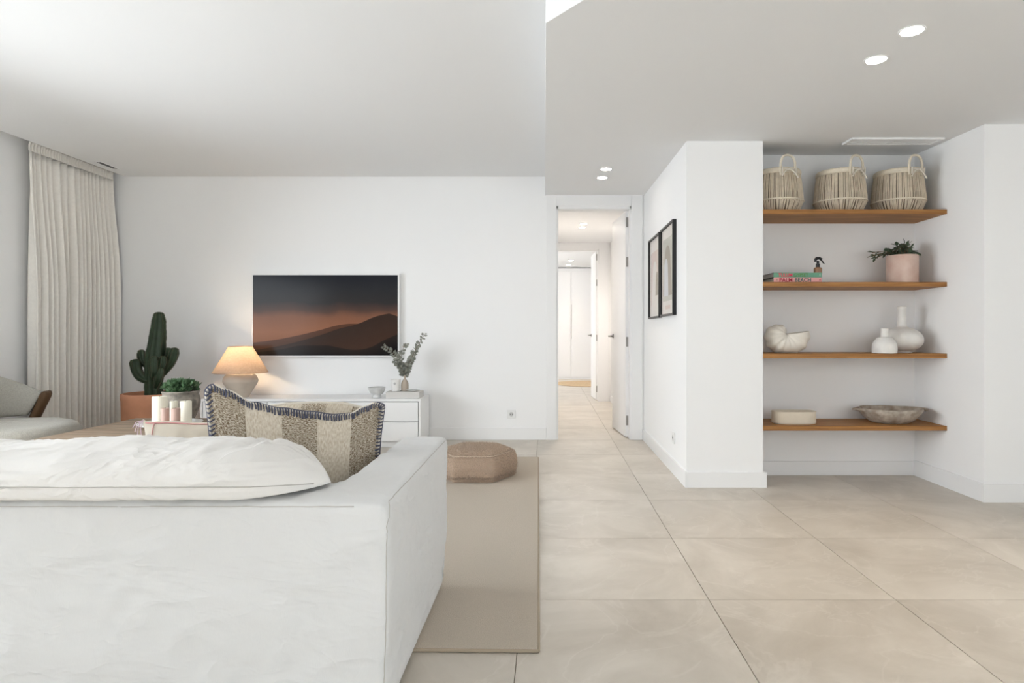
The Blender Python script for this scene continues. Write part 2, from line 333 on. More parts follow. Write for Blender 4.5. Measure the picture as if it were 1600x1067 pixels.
def sm_(prof, n=4): return [(max(p.x, .0001), max(p.z, 0)) for p in catmull([(a, 0, b) for a, b in prof], n)]
class MB:
    def __init__(s): s.v, s.f, s.uv = [], [], None
    def box(s, x0, y0, z0, x1, y1, z1):
        k = len(s.v)
        s.v += [(x, y, z) for z in (z0, z1) for y in (y0, y1) for x in (x0, x1)]
        s.f += [tuple(k + i for i in q) for q in ((0, 2, 3, 1), (4, 5, 7, 6), (0, 1, 5, 4), (2, 6, 7, 3), (0, 4, 6, 2), (1, 3, 7, 5))]
        return s
    def lathe(s, prof, n=40, cx=0, cy=0, sx=1, sy=1, closed=False):
        k = len(s.v)
        for r, z in prof:
            for i in range(n):
                a = 2 * PI * i / n; s.v.append((cx + r * sx * math.cos(a), cy + r * sy * math.sin(a), z))
        m = len(prof)
        for j in range(m if closed else m - 1):
            j2 = (j + 1) % m
            for i in range(n):
                i2 = (i + 1) % n
                s.f.append((k + j * n + i, k + j * n + i2, k + j2 * n + i2, k + j2 * n + i))
        if not closed:
            if prof[0][0] > 1e-4: s.f.append(tuple(k + i for i in reversed(range(n))))
            if prof[-1][0] > 1e-4: s.f.append(tuple(k + (m - 1) * n + i for i in range(n)))
        return s
    def tube(s, path, r, n=8, cap=True):
        path = [Vector(p) for p in path]; rs = r if isinstance(r, (list, tuple)) else [r] * len(path)
        k = len(s.v); up = None
        for i, p in enumerate(path):
            t = (path[min(i + 1, len(path) - 1)] - path[max(i - 1, 0)])
            t = t.normalized() if t.length > 1e-9 else Vector((0, 0, 1))
            if up is None:
                up = Vector((0, 0, 1)) if abs(t.z) < 0.9 else Vector((1, 0, 0))
            a = (up - t * up.dot(t)).normalized(); b = t.cross(a); up = a
            for q in range(n):
                g = 2 * PI * q / n; s.v.append(tuple(p + (a * math.cos(g) + b * math.sin(g)) * rs[i]))
        for i in range(len(path) - 1):
            for q in range(n):
                q2 = (q + 1) % n
                s.f.append((k + i * n + q, k + i * n + q2, k + (i + 1) * n + q2, k + (i + 1) * n + q))
        if cap:
            s.f.append(tuple(k + q for q in reversed(range(n)))); s.f.append(tuple(k + (len(path) - 1) * n + q for q in range(n)))
        return s
    def prism(s, poly, z0, z1):
        k = len(s.v); n = len(poly)
        s.v += [(x, y, z0) for x, y in poly] + [(x, y, z1) for x, y in poly]
        s.f.append(tuple(k + i for i in reversed(range(n)))); s.f.append(tuple(k + n + i for i in range(n)))
        for i in range(n):
            j = (i + 1) % n; s.f.append((k + i, k + j, k + n + j, k + n + i))
        return s
    def grid(s, nu, nv, fn, cu=False, cv=False):
        k = len(s.v)
        for j in range(nv):
            for i in range(nu):
                s.v.append(tuple(fn(i / (nu if cu else nu - 1), j / (nv if cv else nv - 1))))
        for j in range(nv if cv else nv - 1):
            for i in range(nu if cu else nu - 1):
                i2, j2 = (i + 1) % nu, (j + 1) % nv
                s.f.append((k + j * nu + i, k + j * nu + i2, k + j2 * nu + i2, k + j2 * nu + i))
        return s
    def quad(s, a, b, c, d):
        k = len(s.v); s.v += [tuple(a), tuple(b), tuple(c), tuple(d)]; s.f.append((k, k + 1, k + 2, k + 3)); return s
    def mesh(s, name):
        me = bpy.data.meshes.new(name); me.from_pydata([tuple(p) for p in s.v], [], s.f)
        bm = bmesh.new(); bm.from_mesh(me)
        if s.uv is None: bmesh.ops.recalc_face_normals(bm, faces=bm.faces)
        bm.to_mesh(me); bm.free()
        if s.uv is not None:
            ul = me.uv_layers.new(name='UVMap')
            for lp in me.loops: ul.data[lp.index].uv = s.uv[lp.vertex_index]
        me.update(); return me
    def build(s, name, m, parent=None, smooth=False):
        return link(name, s.mesh(name), m, parent, smooth)

def bev(o, width, seg=2):
    m = o.modifiers.new('bevel', 'BEVEL'); m.width = width; m.segments = seg; m.limit_method = 'ANGLE'; m.angle_limit = math.radians(40)
    return o
def auto(o, ang=40):
    me = o.data
    for p in me.polygons: p.use_smooth = True
    bm = bmesh.new(); bm.from_mesh(me)
    for e in bm.edges:
        if len(e.link_faces) == 2 and e.calc_face_angle(0) > math.radians(ang): e.smooth = False
    bm.to_mesh(me); bm.free(); return o
def struct(name, mb, m, bevel=0):
    o = mb.build(name, m); o['kind'] = 'structure'
    if bevel: bev(o, bevel)
    return o
def ss(t): t = max(0, min(1, t)); return t * t * (3 - 2 * t)
def interp(x, pts):
    if x <= pts[0][0]: return pts[0][1]
    for (a, b), (c, d) in zip(pts, pts[1:]):
        if x <= c: return b + (d - b) * ss((x - a) / (c - a)) if c > a else d
    return pts[-1][1]
def catmull(p, n):
    p = [Vector(q) for q in p]; out = []
    for i in range(len(p) - 1):
        a, b, c, d = p[max(i - 1, 0)], p[i], p[i + 1], p[min(i + 2, len(p) - 1)]
        for k in range(n):
            t = k / n
            out.append(0.5 * ((2 * b) + (c - a) * t + (2 * a - 5 * b + 4 * c - d) * t * t + (3 * b - a - 3 * c + d) * t ** 3))
    return out + [p[-1]]

# ------------------------------------------------------------------ the room shell
YB, XL, XP = 6.27, -4.42, 0.963          # back wall, left wall, passage wall
NX, NB, RX, RF = 1.494, 4.711, 2.77, 3.958
HC = 2.65
def zl(Y): return 2.40 + 0.0262 * (Y - 3.96)      # underside of the lowered ceiling

fl = struct('floor', MB().box(-4.6, -5.2, -0.12, 4.8, YB, -0.006).box(-1.7, YB, -0.12, 2.7, 15.3, -0.006), grout_m)
tile_mesh = MB().box(-0.3735, -0.3735, -0.01, 0.3735, 0.3735, 0).mesh('tile'); tile_mesh.materials.append(tile_m)
def tile(x, y):
    o = bpy.data.objects.new('tile', tile_mesh); COL.objects.link(o); o.parent = fl; o.location = (x, y, 0)
cells = [(0.645 + 0.7502 * (i + .5), 2.503 + 0.7502 * (j + .5)) for i in range(-7, 6) for j in range(-11, 17)]
for x, y in cells:
    if y < 6.2 and -4.9 < x < 5.0 and y > -5.4 and not (x > 1.5 and y > 5.2): tile(x, y)
    elif y > 6.2 and ((-0.5 < x < 1.8) if y < 9.6 else (-1.6 < x < 2.6)): tile(x, y)

OPL, OPR, OPT = 0.083, 0.826, 2.345               # doorway opening in the back wall
struct('wall_back', MB().box(-4.6, YB, 0, OPL, 6.39, 2.9).box(OPR, YB, 0, XP + .05, 6.39, 2.9).box(OPL, YB, OPT, OPR, 6.39, 2.9), wall_m)
struct('wall_passage', MB().box(XP, 4.338, 0, NX, YB + .1, 2.9), wall_m)
struct('wall_niche', MB().box(NX - .01, NB, 0, RX + .01, NB + .12, 2.9), wall_m)
struct('wall_right_return', MB().box(RX, RF, 0, 4.75, NB + .12, 2.9), wall_m)
struct('wall_right', MB().box(4.6, -1.0, 0, 4.72, RF, 2.9).box(4.6, -5.0, 0, 4.72, -4.2, 2.9).box(4.6, -4.2, 2.25, 4.72, -1.0, 2.9).box(4.6, -4.2, 0, 4.72, -1.0, .2), wall_m)  # unseen right wall, its opening added to let in the fill light
# left wall and rear wall with their window openings
YR = -5.0
LY0, LY1, RX0, RX1, WT = 0.65, 3.95, -2.2, 3.8, 2.42
WL = 2.12
struct('wall_left', MB().box(XL - .12, LY1, 0, XL, YB, 2.9).box(XL - .12, YR, 0, XL, LY0, 2.9).box(XL - .12, LY0, WL, XL, LY1, 2.9), wall_m)
struct('wall_rear', MB().box(-4.6, YR - .12, 0, RX0, YR, 2.9).box(RX1, YR - .12, 0, 4.75, YR, 2.9).box(RX0, YR - .12, WT, RX1, YR, 2.9), wall_m)
def window(name, a, b, fixed, along_x, WT):
    root = bpy.data.objects.new(name, None); COL.objects.link(root); root['kind'] = 'structure'
    n = 2 if b - a < 4 else 4; wdt = (b - a) / n
    for i in range(n):
        p, q = a + i * wdt, a + (i + 1) * wdt
        fr = MB(); pn = MB()
        def bx(mb, u0, u1, z0, z1, t):
            if along_x: mb.box(u0, fixed - t, z0, u1, fixed + t, z1)
            else: mb.box(fixed - t, u0, z0, fixed + t, u1, z1)
        bx(fr, p, p + .05, .02, WT, .03); bx(fr, q - .05, q, .02, WT, .03); bx(fr, p + .05, q - .05, .02, .08, .03); bx(fr, p + .05, q - .05, WT - .06, WT, .03)
        f = fr.build('window_frame', trim_m, root)
        bx(pn, p + .05, q - .05, .08, WT - .06, .004); pn.build('pane', glass_m, f)
window('window_1', RX0, RX1, YR - .07, True, WT)
window('window_fill', -4.2, -1.0, 4.66, False, 2.25)  # added window on the unseen right wall, in front of the fill light
window('window_2', LY0, LY1, XL - .06, False, WL)

# ceilings: high ceiling with the curtain recess on the left, lowered ceiling over passage and niche
SE = [(-0.011, 2.597), (1.6, 0.53), (4.75, 0.53), (4.75, 6.39), (-0.037, 6.39)]
struct('ceiling', MB().box(-4.266, YR - .12, HC, 4.75, 6.39, HC + .2).box(-4.6, YR - .12, HC + .13, -4.266, 6.39, HC + .2), ceil_m)
lo = MB(); n = len(SE)
lo.v = [(x, y, zl(y)) for x, y in SE] + [(x, y, HC + .02) for x, y in SE]
lo.f = [tuple(reversed(range(n))), tuple(range(n, 2 * n))] + [(i, (i + 1) % n, n + (i + 1) % n, n + i) for i in range(n)]
struct('ceiling_lowered', lo, ceil_m)

# corridor and bedroom seen through the doorway
struct('wall_corridor_left', MB().box(-0.25, 6.39, 0, -0.1, 9.82, 2.7), wall_m)
struct('wall_corridor_right', MB().box(.985, 6.39, 0, 1.1, 9.82, 2.7), wall_m)
struct('ceiling_corridor', MB().box(-.25, 6.39, 2.50, 1.1, 9.82, 2.7), ceil_m)
O2L, O2R, O2T = 0.10, 0.797, 2.40
struct('wall_bedroom_front', MB().box(-1.7, 9.82, 0, O2L, 9.94, 2.8).box(O2R, 9.82, 0, 2.7, 9.94, 2.8).box(O2L, 9.82, O2T, O2R, 9.94, 2.8), wall_m)
struct('wall_bedroom_left', MB().box(-1.7, 9.94, 0, -1.58, 11.2, 2.8).box(-1.7, 13.2, 0, -1.58, 15.3, 2.8).box(-1.7, 11.2, 2.35, -1.58, 13.2, 2.8).box(-1.7, 11.2, 0, -1.58, 13.2, .3), wall_m)
struct('wall_bedroom_right', MB().box(2.58, 9.94, 0, 2.7, 15.3, 2.8), wall_m)
struct('wall_bedroom_back', MB().box(-1.7, 15.2, 0, 2.7, 15.32, 2.8), wall_m)
struct('ceiling_bedroom', MB().box(-1.7, 9.94, 2.62, 2.7, 15.32, 2.8), ceil_m)

# baseboards
BH, BT = 0.125, 0.014
def base(name, *boxes):
    mb = MB()
    for b in boxes: mb.box(*b)
    struct(name, mb, trim_m, 0.003)
base('baseboard_back', (-4.4, YB - BT, 0, -0.022, YB, BH))
struct('baseboard_passage', MB().prism([(XP - BT, 4.338 - BT), (NX + .022, 4.338 - BT), (NX + .022, 4.338), (XP, 4.338), (XP, YB - .015), (XP - BT, YB - .015)], 0, .105), trim_m)
base('baseboard_niche', (NX, NB - BT, 0, RX, NB, .105))
struct('baseboard_right_return', MB().prism([(RX - BT, RF - BT), (4.6, RF - BT), (4.6, RF), (RX, RF), (RX, NB - BT), (RX - BT, NB - BT)], 0, .115), trim_m)
base('baseboard_left', (XL, LY1, 0, XL + BT, YB - BT, BH))
base('baseboard_corridor_right', (.985 - BT, 6.41, 0, .985, 9.82 - BT, .1))

# doorway casings (trim) and the two open doors
def casing(name, xl0, xl1, xr0, xr1, zt0, zt1, y, depth):
    mb = MB().box(xl0, y - .014, 0, xl1, y, zt1).box(xr0, y - .014, 0, xr1, y, zt1).box(xl1, y - .012, zt0, xr0, y, zt1)
    mb.box(xl1 - .004, y - .004, 0, xl1 + .018, y + depth, zt0).box(xr0 - .018, y - .004, 0, xr0 + .004, y + depth, zt0).box(xl1, y - .004, zt0 - .03, xr0, y + depth, zt0 + .004)
    struct(name, mb, trim_m, 0.002)
casing('trim_1', -0.020, 0.080, 0.836, 0.945, 2.352, 2.462, YB, .13)
casing('trim_2', -0.08, 0.102, 0.797, 0.955, 2.40, 2.50, 9.82, .13)

def door(name, hinge, ang, width, height, thick, hz, hw=1.0):
    root = bpy.data.objects.new(name, None); COL.objects.link(root); root['kind'] = 'structure'
    root.location = (*hinge, 0); root.rotation_euler = (0, 0, ang)       # local +x runs along the leaf, local +y is the passage side
    bev(MB().box(0, 0, .008, width, thick, height).build('leaf', door_m, root), .002)
    for z in hz:
        h = MB().box(-.004, .006, z - .05, .0, thick - .006, z + .05); h.tube([(-.006, .004, z - .05), (-.006, .004, z + .05)], .007)
        h.build('hinge', steel_m, root)
    for s in (1, -1):
        y0 = thick if s > 0 else 0
        h = MB(); h.tube([(width - .06, y0, 1.04), (width - .06, y0 + s * .008, 1.04)], .025, 20)
        h.tube([(width - .06, y0, 1.04), (width - .06, y0 + s * .05, 1.04), (width - .075, y0 + s * .055, 1.04), (width - .18, y0 + s * .055, 1.04)], .009, 10)
        h.build('handle', steel_m, root, True)
door('door_1', (0.826, 6.40), math.radians(95.3), 0.70, 2.325, .036, (2.213, 1.806, .985, .177))
door('door_2', (0.797, 9.955), math.radians(92.5), 0.68, 2.385, .04, (2.29, 1.88, 1.0, .185))

# ------------------------------------------------------------------ ceiling fittings
def downlight(x, y, z, label, power, r=0.045, col=(1, .80, .58), group=None, cone=75):
    t = thing('ceiling_downlight', label, 'ceiling light', (x, y, z), 0, group)
    auto(MB().lathe([(r, .004), (r, -.003), (r + .008, -.004), (r + .010, 0), (r + .010, .004)], 32).build('ring', trim_m, t))
    MB().lathe([(0.0001, -.001), (r, -.001)], 32).build('lens', bulb_m, t)
    l = bpy.data.lights.new('downlight_beam', 'SPOT'); l.energy = power; l.color = col; l.spot_size = math.radians(cone); l.spot_blend = 0.8; l.shadow_soft_size = .03
    o = bpy.data.objects.new('downlight_beam', l); COL.objects.link(o); o.parent = t; o.location = (0, 0, -.02)
def onceil(px, py, zf, it=6):
    Y = 4.0
    for _ in range(it): Y = (zf(Y) - CAMZ) * F / (CY - py)
    return (px - CX) * Y / F, Y, zf(Y)
g = 'recessed ceiling downlights'
downlight(*onceil(1425, 48, zl), 'larger round ceiling downlight nearest the camera, above the tiled floor', 34, group=g)
downlight(*onceil(1369, 93, zl), 'round ceiling downlight second from the camera, nearer the shelves', 34, group=g)
downlight(*onceil(947, 264, zl), 'front one of two ceiling downlights before the doorway', 8, .042, group=g)
downlight(*onceil(941, 277.5, zl), 'rear one of two ceiling downlights before the doorway', 8, .042, group=g)
downlight(*onceil(912, 349.5, lambda y: 2.5), 'front ceiling downlight in the corridor seen through the doorway', 50, .04, col=(1, .90, .80), group=g, cone=165)
downlight(*onceil(910, 355, lambda y: 2.5), 'rear ceiling downlight in the corridor seen through the doorway', 50, .04, col=(1, .90, .80), group=g, cone=165)
downlight(*onceil(892, 407, lambda y: 2.62), 'front ceiling downlight in the far bedroom', 40, .05, group=g)
downlight(*onceil(888.5, 414, lambda y: 2.62), 'rear ceiling downlight in the far bedroom, close to the wardrobe', 40, .05, group=g)

v0 = zl(4.32)
t = thing('ceiling_vent', 'long white air conditioning grille in the ceiling above the shelves', 'vent', (2.39, 4.325, v0))
t.rotation_euler = (math.atan(.0262), 0, 0)
bev(MB().box(-.317, -.075, -.012, .317, -.057, .004).box(-.317, .057, -.012, .317, .075, .004).box(-.317, -.057, -.012, -.290, .057, .004).box(.290, -.057, -.012, .317, .057, .004).build('frame', trim_m, t), .002)
MB().box(-.29, -.057, -.001, .29, .057, .003).build('duct_back', dark_m, t)
for y in (-.04, -.013, .014, .041):
    MB().box(-.29, y - .0075, -.009, .29, y + .0075, -.005).build('slat', trim_m, t)
MB().box(-.006, -.057, -.011, .006, .057, -.009).build('divider', trim_m, t)
t = thing('ceiling_slot_vent', 'short narrow slot vent in the ceiling beside the curtain', 'vent', (-4.14, 5.84, HC))
MB().box(-.03, -.13, -.004, .03, .13, .002).build('frame', ceil_m, t)
for x in (-.011, .011): MB().box(x - .007, -.11, -.0055, x + .007, .11, -.0035).build('slot', dark_m, t)

# sockets
def socket(loc, rotz, label, cat='socket'):
    t = thing('wall_socket', label, cat, loc, rotz)
    bev(MB().box(-.043, -.009, -.043, .043, 0, .043).build('plate', plastic_m, t), .004)
    k = MB(); k.tube([(0, -.0095, 0), (0, -.004, 0)], .022, 28); k.build('socket_well', mat('socket_well', (.55, .55, .54), .6), t)
    for s in (-1, 1): MB().tube([(s * .0095, -.011, 0), (s * .0095, -.0094, 0)], .004, 10).build('pin_hole', dark_m, t)
p = pt(799, 647, YB); socket((p.x, YB, p.z), 0, 'white wall socket low on the back wall right of the sideboard')
socket((XP, 4.78, .27), PI / 2 * -1, 'white socket plate low on the passage wall below the framed prints')

# ------------------------------------------------------------------ oak shelves
SF = 4.326
SH = [1.933, 1.428, .930, .427]
for i, z in enumerate(SH):
    o = bev(MB().box(-(RX - NX) / 2 + .0005, -(NB - SF) / 2, -.032, (RX - NX) / 2 - .0005, (NB - SF) / 2, 0).build('wall_shelf', shelf_m), .0015)
    o.location = ((RX + NX) / 2, (NB + SF) / 2, z)
    tag(o, ['topmost oak niche shelf, holding three lidless woven baskets', 'second oak niche shelf from top, holding two books and pink pot', 'third oak niche shelf from top, holding white shell and vases', 'lowest oak niche shelf, holding oval planter and wooden bowl'][i], 'shelf', 'oak shelves in the wall niche')

# ------------------------------------------------------------------ baskets
def make_basket(label, loc, rotz):
    t = thing('woven_basket', label, 'basket', loc, rotz, 'woven baskets on the top shelf')
    prof = [(.135, 0), (.160, .04), (.177, .085), (.175, .12), (.166, .20), (.155, .285)]
    R = lambda z: interp(z, [(b, a) for a, b in prof])
    lin = [(R(z) - .006, z) for z in [i * .285 / 12 for i in range(13)]]
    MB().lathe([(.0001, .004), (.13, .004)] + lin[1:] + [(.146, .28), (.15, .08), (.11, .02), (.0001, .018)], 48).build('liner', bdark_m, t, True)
    rd = MB(); n = 92
    for i in range(n):
        a = 2 * PI * i / n + random.uniform(-.012, .012); hw = random.uniform(.0040, .0053); tw = random.uniform(-.05, .05)
        pts = []
        for k in range(8):
            z = .003 + .282 * k / 7; aa = a + tw * max(0, 1 - z / .09); r = R(z) + random.uniform(-.001, .001)
            for s, e in ((-1, 0), (0, .0035), (1, 0)):
                pts.append(((r + e) * math.cos(aa + s * hw / r), (r + e) * math.sin(aa + s * hw / r), z))
        k0 = len(rd.v); rd.v += pts
        for k in range(7):
            for c in (0, 1): rd.f.append((k0 + 3 * k + c, k0 + 3 * k + c + 1, k0 + 3 * k + c + 4, k0 + 3 * k + c + 3))
    rd.build('reeds', reed_m, t)['kind'] = 'stuff'
    ring = lambda r, z, rr, nm, m: MB().grid(64, 10, lambda u, v: ((r + rr[0] * math.cos(2 * PI * v)) * math.cos(2 * PI * u), (r + rr[0] * math.cos(2 * PI * v)) * math.sin(2 * PI * u), z + rr[1] * math.sin(2 * PI * v)), True, True).build(nm, m, t, True)
    ring(.156, .288, (.009, .019), 'rim', rope_m); ring(.180, .085, (.004, .005), 'hoop', rope_m)
    for s, hh in ((-1, .088), (1, .05)):
        y = s * .160; pts = [(-.05, y, .25), (-.052, y, .30), (-.05, y, .30 + hh * .45), (-.032, y, .30 + hh * .88), (0, y, .30 + hh), (.034, y, .30 + hh * .86), (.052, y, .30 + hh * .45), (.053, y, .30), (.048, y, .25)]
        MB().tube(catmull(pts, 5), .0085, 10).build('handle', rope_m, t, True)
    tie = MB(); y = -.181
    for q in ([(-.05, y, .287), (0, y - .004, .282), (.05, y, .287)], [(0, y - .006, .284), (-.03, y - .006, .268), (-.056, y - .008, .232)], [(.004, y - .006, .284), (.035, y - .008, .262), (.062, y - .01, .222)], [(-.05, y, .25), (-.05, y - .006, .30)], [(.05, y, .25), (.05, y - .006, .30)], [(-.012, y - .006, .275), (.012, y - .012, .290)]):
        tie.tube(catmull(q, 4), .0056, 6)
    tie.build('tie', creamyarn_m, t, True)
    return t
x1, r1 = circ(1174, 1255.5, 4.525)
x2, r2 = circ(1273, 1353, 4.525); x3, r3 = circ(1363, 1445, 4.525)
bk = make_basket('woven cream basket at the left end of the top shelf beside the pillar', (x1, 4.525, SH[0]), .10)
dup(bk, (x2, 4.525, SH[0]), .28, 'middle one of the three woven cream baskets on the top shelf')
dup(bk, (x3, 4.525, SH[0]), .22, 'woven cream basket at the right end of the top shelf by wall corner')

# ------------------------------------------------------------------ books and spray bottle
def text_mesh(body, size, m, parent, loc, xs=1.0, bold=.025):
    c = bpy.data.curves.new('lettering', 'FONT'); c.body = body; c.size = size; c.extrude = .0004; c.offset = bold * size; c.align_x = 'LEFT'; c.space_character = 1.02
    tmp = bpy.data.objects.new('lettering_tmp', c); COL.objects.link(tmp)
    dg = bpy.context.evaluated_depsgraph_get(); dg.update()
    me = bpy.data.meshes.new_from_object(tmp.evaluated_get(dg)); bpy.data.objects.remove(tmp)
    me.materials.clear(); me.name = 'lettering'
    o = link('lettering', me, m, parent); o.location = loc; o.rotation_euler = (PI / 2, 0, 0); o.scale = (xs, 1, 1)
    return o
def book(label, x, y, z, w, d, h, cover, edge, words):
    t = thing('book', label, 'book', (x, y, z), 0, 'two stacked books')
    bev(MB().box(0, 0, 0, w, .004, h).build('spine', cover, t), .0015)
    MB().box(0, .004, 0, w, d, .003).box(0, .004, h - .003, w, d, h).build('cover', edge, t)
    MB().box(.005, .004, .003, w - .005, d - .006, h - .003).build('pages', page_m, t)
    for b, px0, size, m, xs in words: text_mesh(b, size, m, t, (px0, -.0006, (h - size * .69) / 2), xs)
BX = pt(1209, 440, 4.352).x
book('pink lower book of the stack, PALM BEACH on its spine', BX, 4.352, SH[1], .336, .26, .0335, bpink_m, bcov_m,
     [('PALM', .038, .036, bdred_m, 1.05), ('BEACH', .147, .036, bdgrn_m, 1.0), ('A', .018, .012, bmgrn_m, 1), ('III', .318, .012, bdred_m, 1)])
book('green upper book of the stack, TULUM on its spine', BX - .001, 4.353, SH[1] + .034, .338, .255, .0335, bgreen_m, bcov_m,
     [('TULUM', .033, .034, bred_m, .88), ('GYPSET', .141, .034, bmgrn_m, .86), ('I', .322, .026, whitecer_m, .6)])
sx = pt(1276, 424, 4.47).x
t = thing('spray_bottle', 'small amber spray bottle with black trigger standing on the books', 'spray bottle', (sx, 4.45, SH[1] + .0677))
MB().lathe([(.0001, 0), (.027, 0), (.028, .003), (.028, .036), (.025, .044), (.013, .048), (.0001, .048)], 28).build('bottle', amber_m, t, True)
MB().lathe([(.0001, .047), (.014, .047), (.014, .071), (.009, .075), (.0085, .092), (.0001, .092)], 20).build('collar', black_m, t)
hd = MB(); hd.tube(catmull([(-.017, 0, .086), (-.018, 0, .099), (-.008, 0, .110), (.010, 0, .112), (.030, 0, .108)], 4), [.008] * 5 + [.011] * 5 + [.010] * 4 + [.006] * 3, 10)
hd.build('spray_head', black_m, t, True)
MB().tube(catmull([(.014, 0, .107), (.026, 0, .098), (.036, 0, .083), (.048, 0, .070)], 4), [.006] * 4 + [.005] * 6 + [.003] * 3, 8).build('trigger', black_m, t, True)

# ------------------------------------------------------------------ leaf helper and shelf plant
def leaf(mb, p, d, up, L, W, cup=.15):
    d = Vector(d).normalized(); up = Vector(up); s = d.cross(up)
    s = s.normalized() if s.length > 1e-4 else Vector((1, 0, 0)); nrm = s.cross(d)
    k = len(mb.v); p = Vector(p)
    for t_, wd in ((0, .12), (.3, .85), (.62, 1.0), (.86, .6), (1.0, .05)):
        c = p + d * (L * t_) - nrm * (cup * L * t_ * t_)
        mb.v += [tuple(c - s * W / 2 * wd + nrm * .12 * W * wd), tuple(c), tuple(c + s * W / 2 * wd + nrm * .12 * W * wd)]
    for i in range(4):
        for c in (0, 1): mb.f.append((k + 3 * i + c, k + 3 * i + c + 1, k + 3 * i + c + 4, k + 3 * i + c + 3))
def rvec(): return Vector((random.uniform(-1, 1), random.uniform(-1, 1), random.uniform(-1, 1)))
xp, rp = circ(1384, 1436, 4.50)
t = thing('potted_vine', 'pink terracotta pot with trailing green plant on the second shelf', 'potted plant', (xp, 4.50, SH[1]))
auto(MB().lathe([(.0001, 0), (rp - .006, 0), (rp, .006), (rp, .200), (rp - .003, .205), (rp - .010, .205), (rp - .012, .17), (.0001, .17)], 48).build('pot', pinkpot_m, t))
MB().lathe([(.0001, .178), (rp - .012, .176)], 32).build('soil', soil_m, t)
lv, st = MB(), MB()
for i in range(17):
    a = random.uniform(0, 2 * PI) if i > 3 else PI + random.uniform(-.35, .15)
    reach = random.uniform(.05, .12) if i > 3 else random.uniform(.17, .225)
    hgt = random.uniform(.03, .085) if i > 3 else .035
    if abs(math.sin(a)) > .3 and math.sin(a) > 0 and reach > .09: reach = .09
    b = Vector((random.uniform(-.04, .04), random.uniform(-.04, .04), .178))
    e = Vector((math.cos(a) * reach, math.sin(a) * reach * .8, .20 + random.uniform(-.01, .035) + (0.02 if i > 3 else 0)))
    path = catmull([b, b.lerp(e, .4) + Vector((0, 0, hgt)), e], 6); st.tube(path, .0022, 5)
    for q in range(2, len(path)):
        if random.random() < .85:
            dd = (path[q] - path[q - 1]).normalized() + rvec() * .8; leaf(lv, path[q], dd, (0, 0, 1) + rvec() * .5 if False else Vector((0, 0, 1)) + rvec() * .5, random.uniform(.032, .055), random.uniform(.017, .026))
for i in range(4):
    b = Vector((random.uniform(-.03, .03), -.03, .18)); e = b + Vector((random.uniform(-.03, .03), 0, random.uniform(.07, .10)))
    path = catmull([b, e], 5); st.tube(path, .002, 5)
    for q in path[1:]: leaf(lv, q, rvec() + Vector((0, 0, .6)), Vector((0, 0, 1)) + rvec() * .4, .04, .018)
st.build('stems', stem_m, t)['kind'] = 'stuff'; lv.build('foliage', vine_m, t, True)['kind'] = 'stuff'

# ------------------------------------------------------------------ shell planter, vases, oval planter, wooden bowl
def nautilus():
    t = thing('shell_planter', 'ivory ribbed nautilus shell planter on the third shelf', 'shell vase', (pt(1229, 552, 4.45).x, 4.45, SH[2]))
    R = [(-10, 404), (5, 402), (15, 399), (30, 390), (48, 376), (63, 336), (90, 300), (117, 322), (140, 327), (161, 318), (180, 303), (192, 291), (205, 266), (220, 226), (237, 190), (262, 146), (279, 104), (297, 76), (320, 40), (345, 8)]
    cxz = Vector((-.017, 0, .1335))
    def Rr(d):
        for (a, b), (c, e) in zip(R, R[1:]):
            if d <= c: return (b + (e - b) * (d - a) / (c - a)) * .000446
        return .003
    N, M = 640, 26
    def fn(u, v, shrink=0.0):
        d = -8 + u * 350; th = -math.radians(d); r = Rr(d) - shrink
        a = 2 * PI * v; inner = -.10 * r; cen = (r + inner) / 2; ra = (r - inner) / 2; rb = min(.085, .62 * r) - shrink
        if shrink: ra, rb = max(ra, .001), max(rb, .001)
        rib = 1 + .050 * math.sin(math.radians(d) * 13) * max(0, math.cos(a) * .6 + .4) * (0 if shrink else 1)
        rad = cen + ra * math.cos(a) * rib
        return (cxz.x + rad * math.cos(th), rb * math.sin(a) * rib, max(.0005, cxz.z + rad * math.sin(th)))
    mb = MB().grid(N, M, fn, False, True)
    k = len(mb.v); mb.grid(40, M, lambda u, v: fn(u * .3 + 1e-6, v, .006), False, True)
    for i in range(M):
        j = (i + 1) % M; mb.f.append((i * N, j * N, k + j * 40, k + i * 40))
    mb.build('shell_body', shellm, t, True)
nautilus()
xv, rv = circ(1374, 1443, 4.54)
t = thing('gourd_vase', 'large white flattened round vase with tall neck on third shelf', 'vase', (xv, 4.53, SH[2]))
pr = [(.0001, 0), (.06, 0)] + [(rv * math.cos(q / 12), .094 + .094 * math.sin(q / 12)) for q in range(-13, 15)] + [(.036, .190), (.031, .215), (.027, .28), (.030, .328), (.031, .335), (.024, .335), (.021, .30), (.0001, .30)]
MB().lathe(sm_(pr), 56).build('body', plaster_m, t, True)
xs_, rs_ = circ(1362, 1402.5, 4.40)
t = thing('bottle_vase', 'small white dome-shaped vase with short neck on third shelf', 'vase', (xs_, 4.40, SH[2]))
MB().lathe(sm_([(.0001, 0), (rs_ - .008, 0), (rs_, .012), (rs_, .05), (rs_ - .006, .075), (rs_ - .022, .097), (.050, .109), (.030, .115), (.026, .122), (.0255, .170), (.024, .174), (.019, .172), (.018, .13), (.0001, .12)]), 48).build('body', plaster_m, t, True)

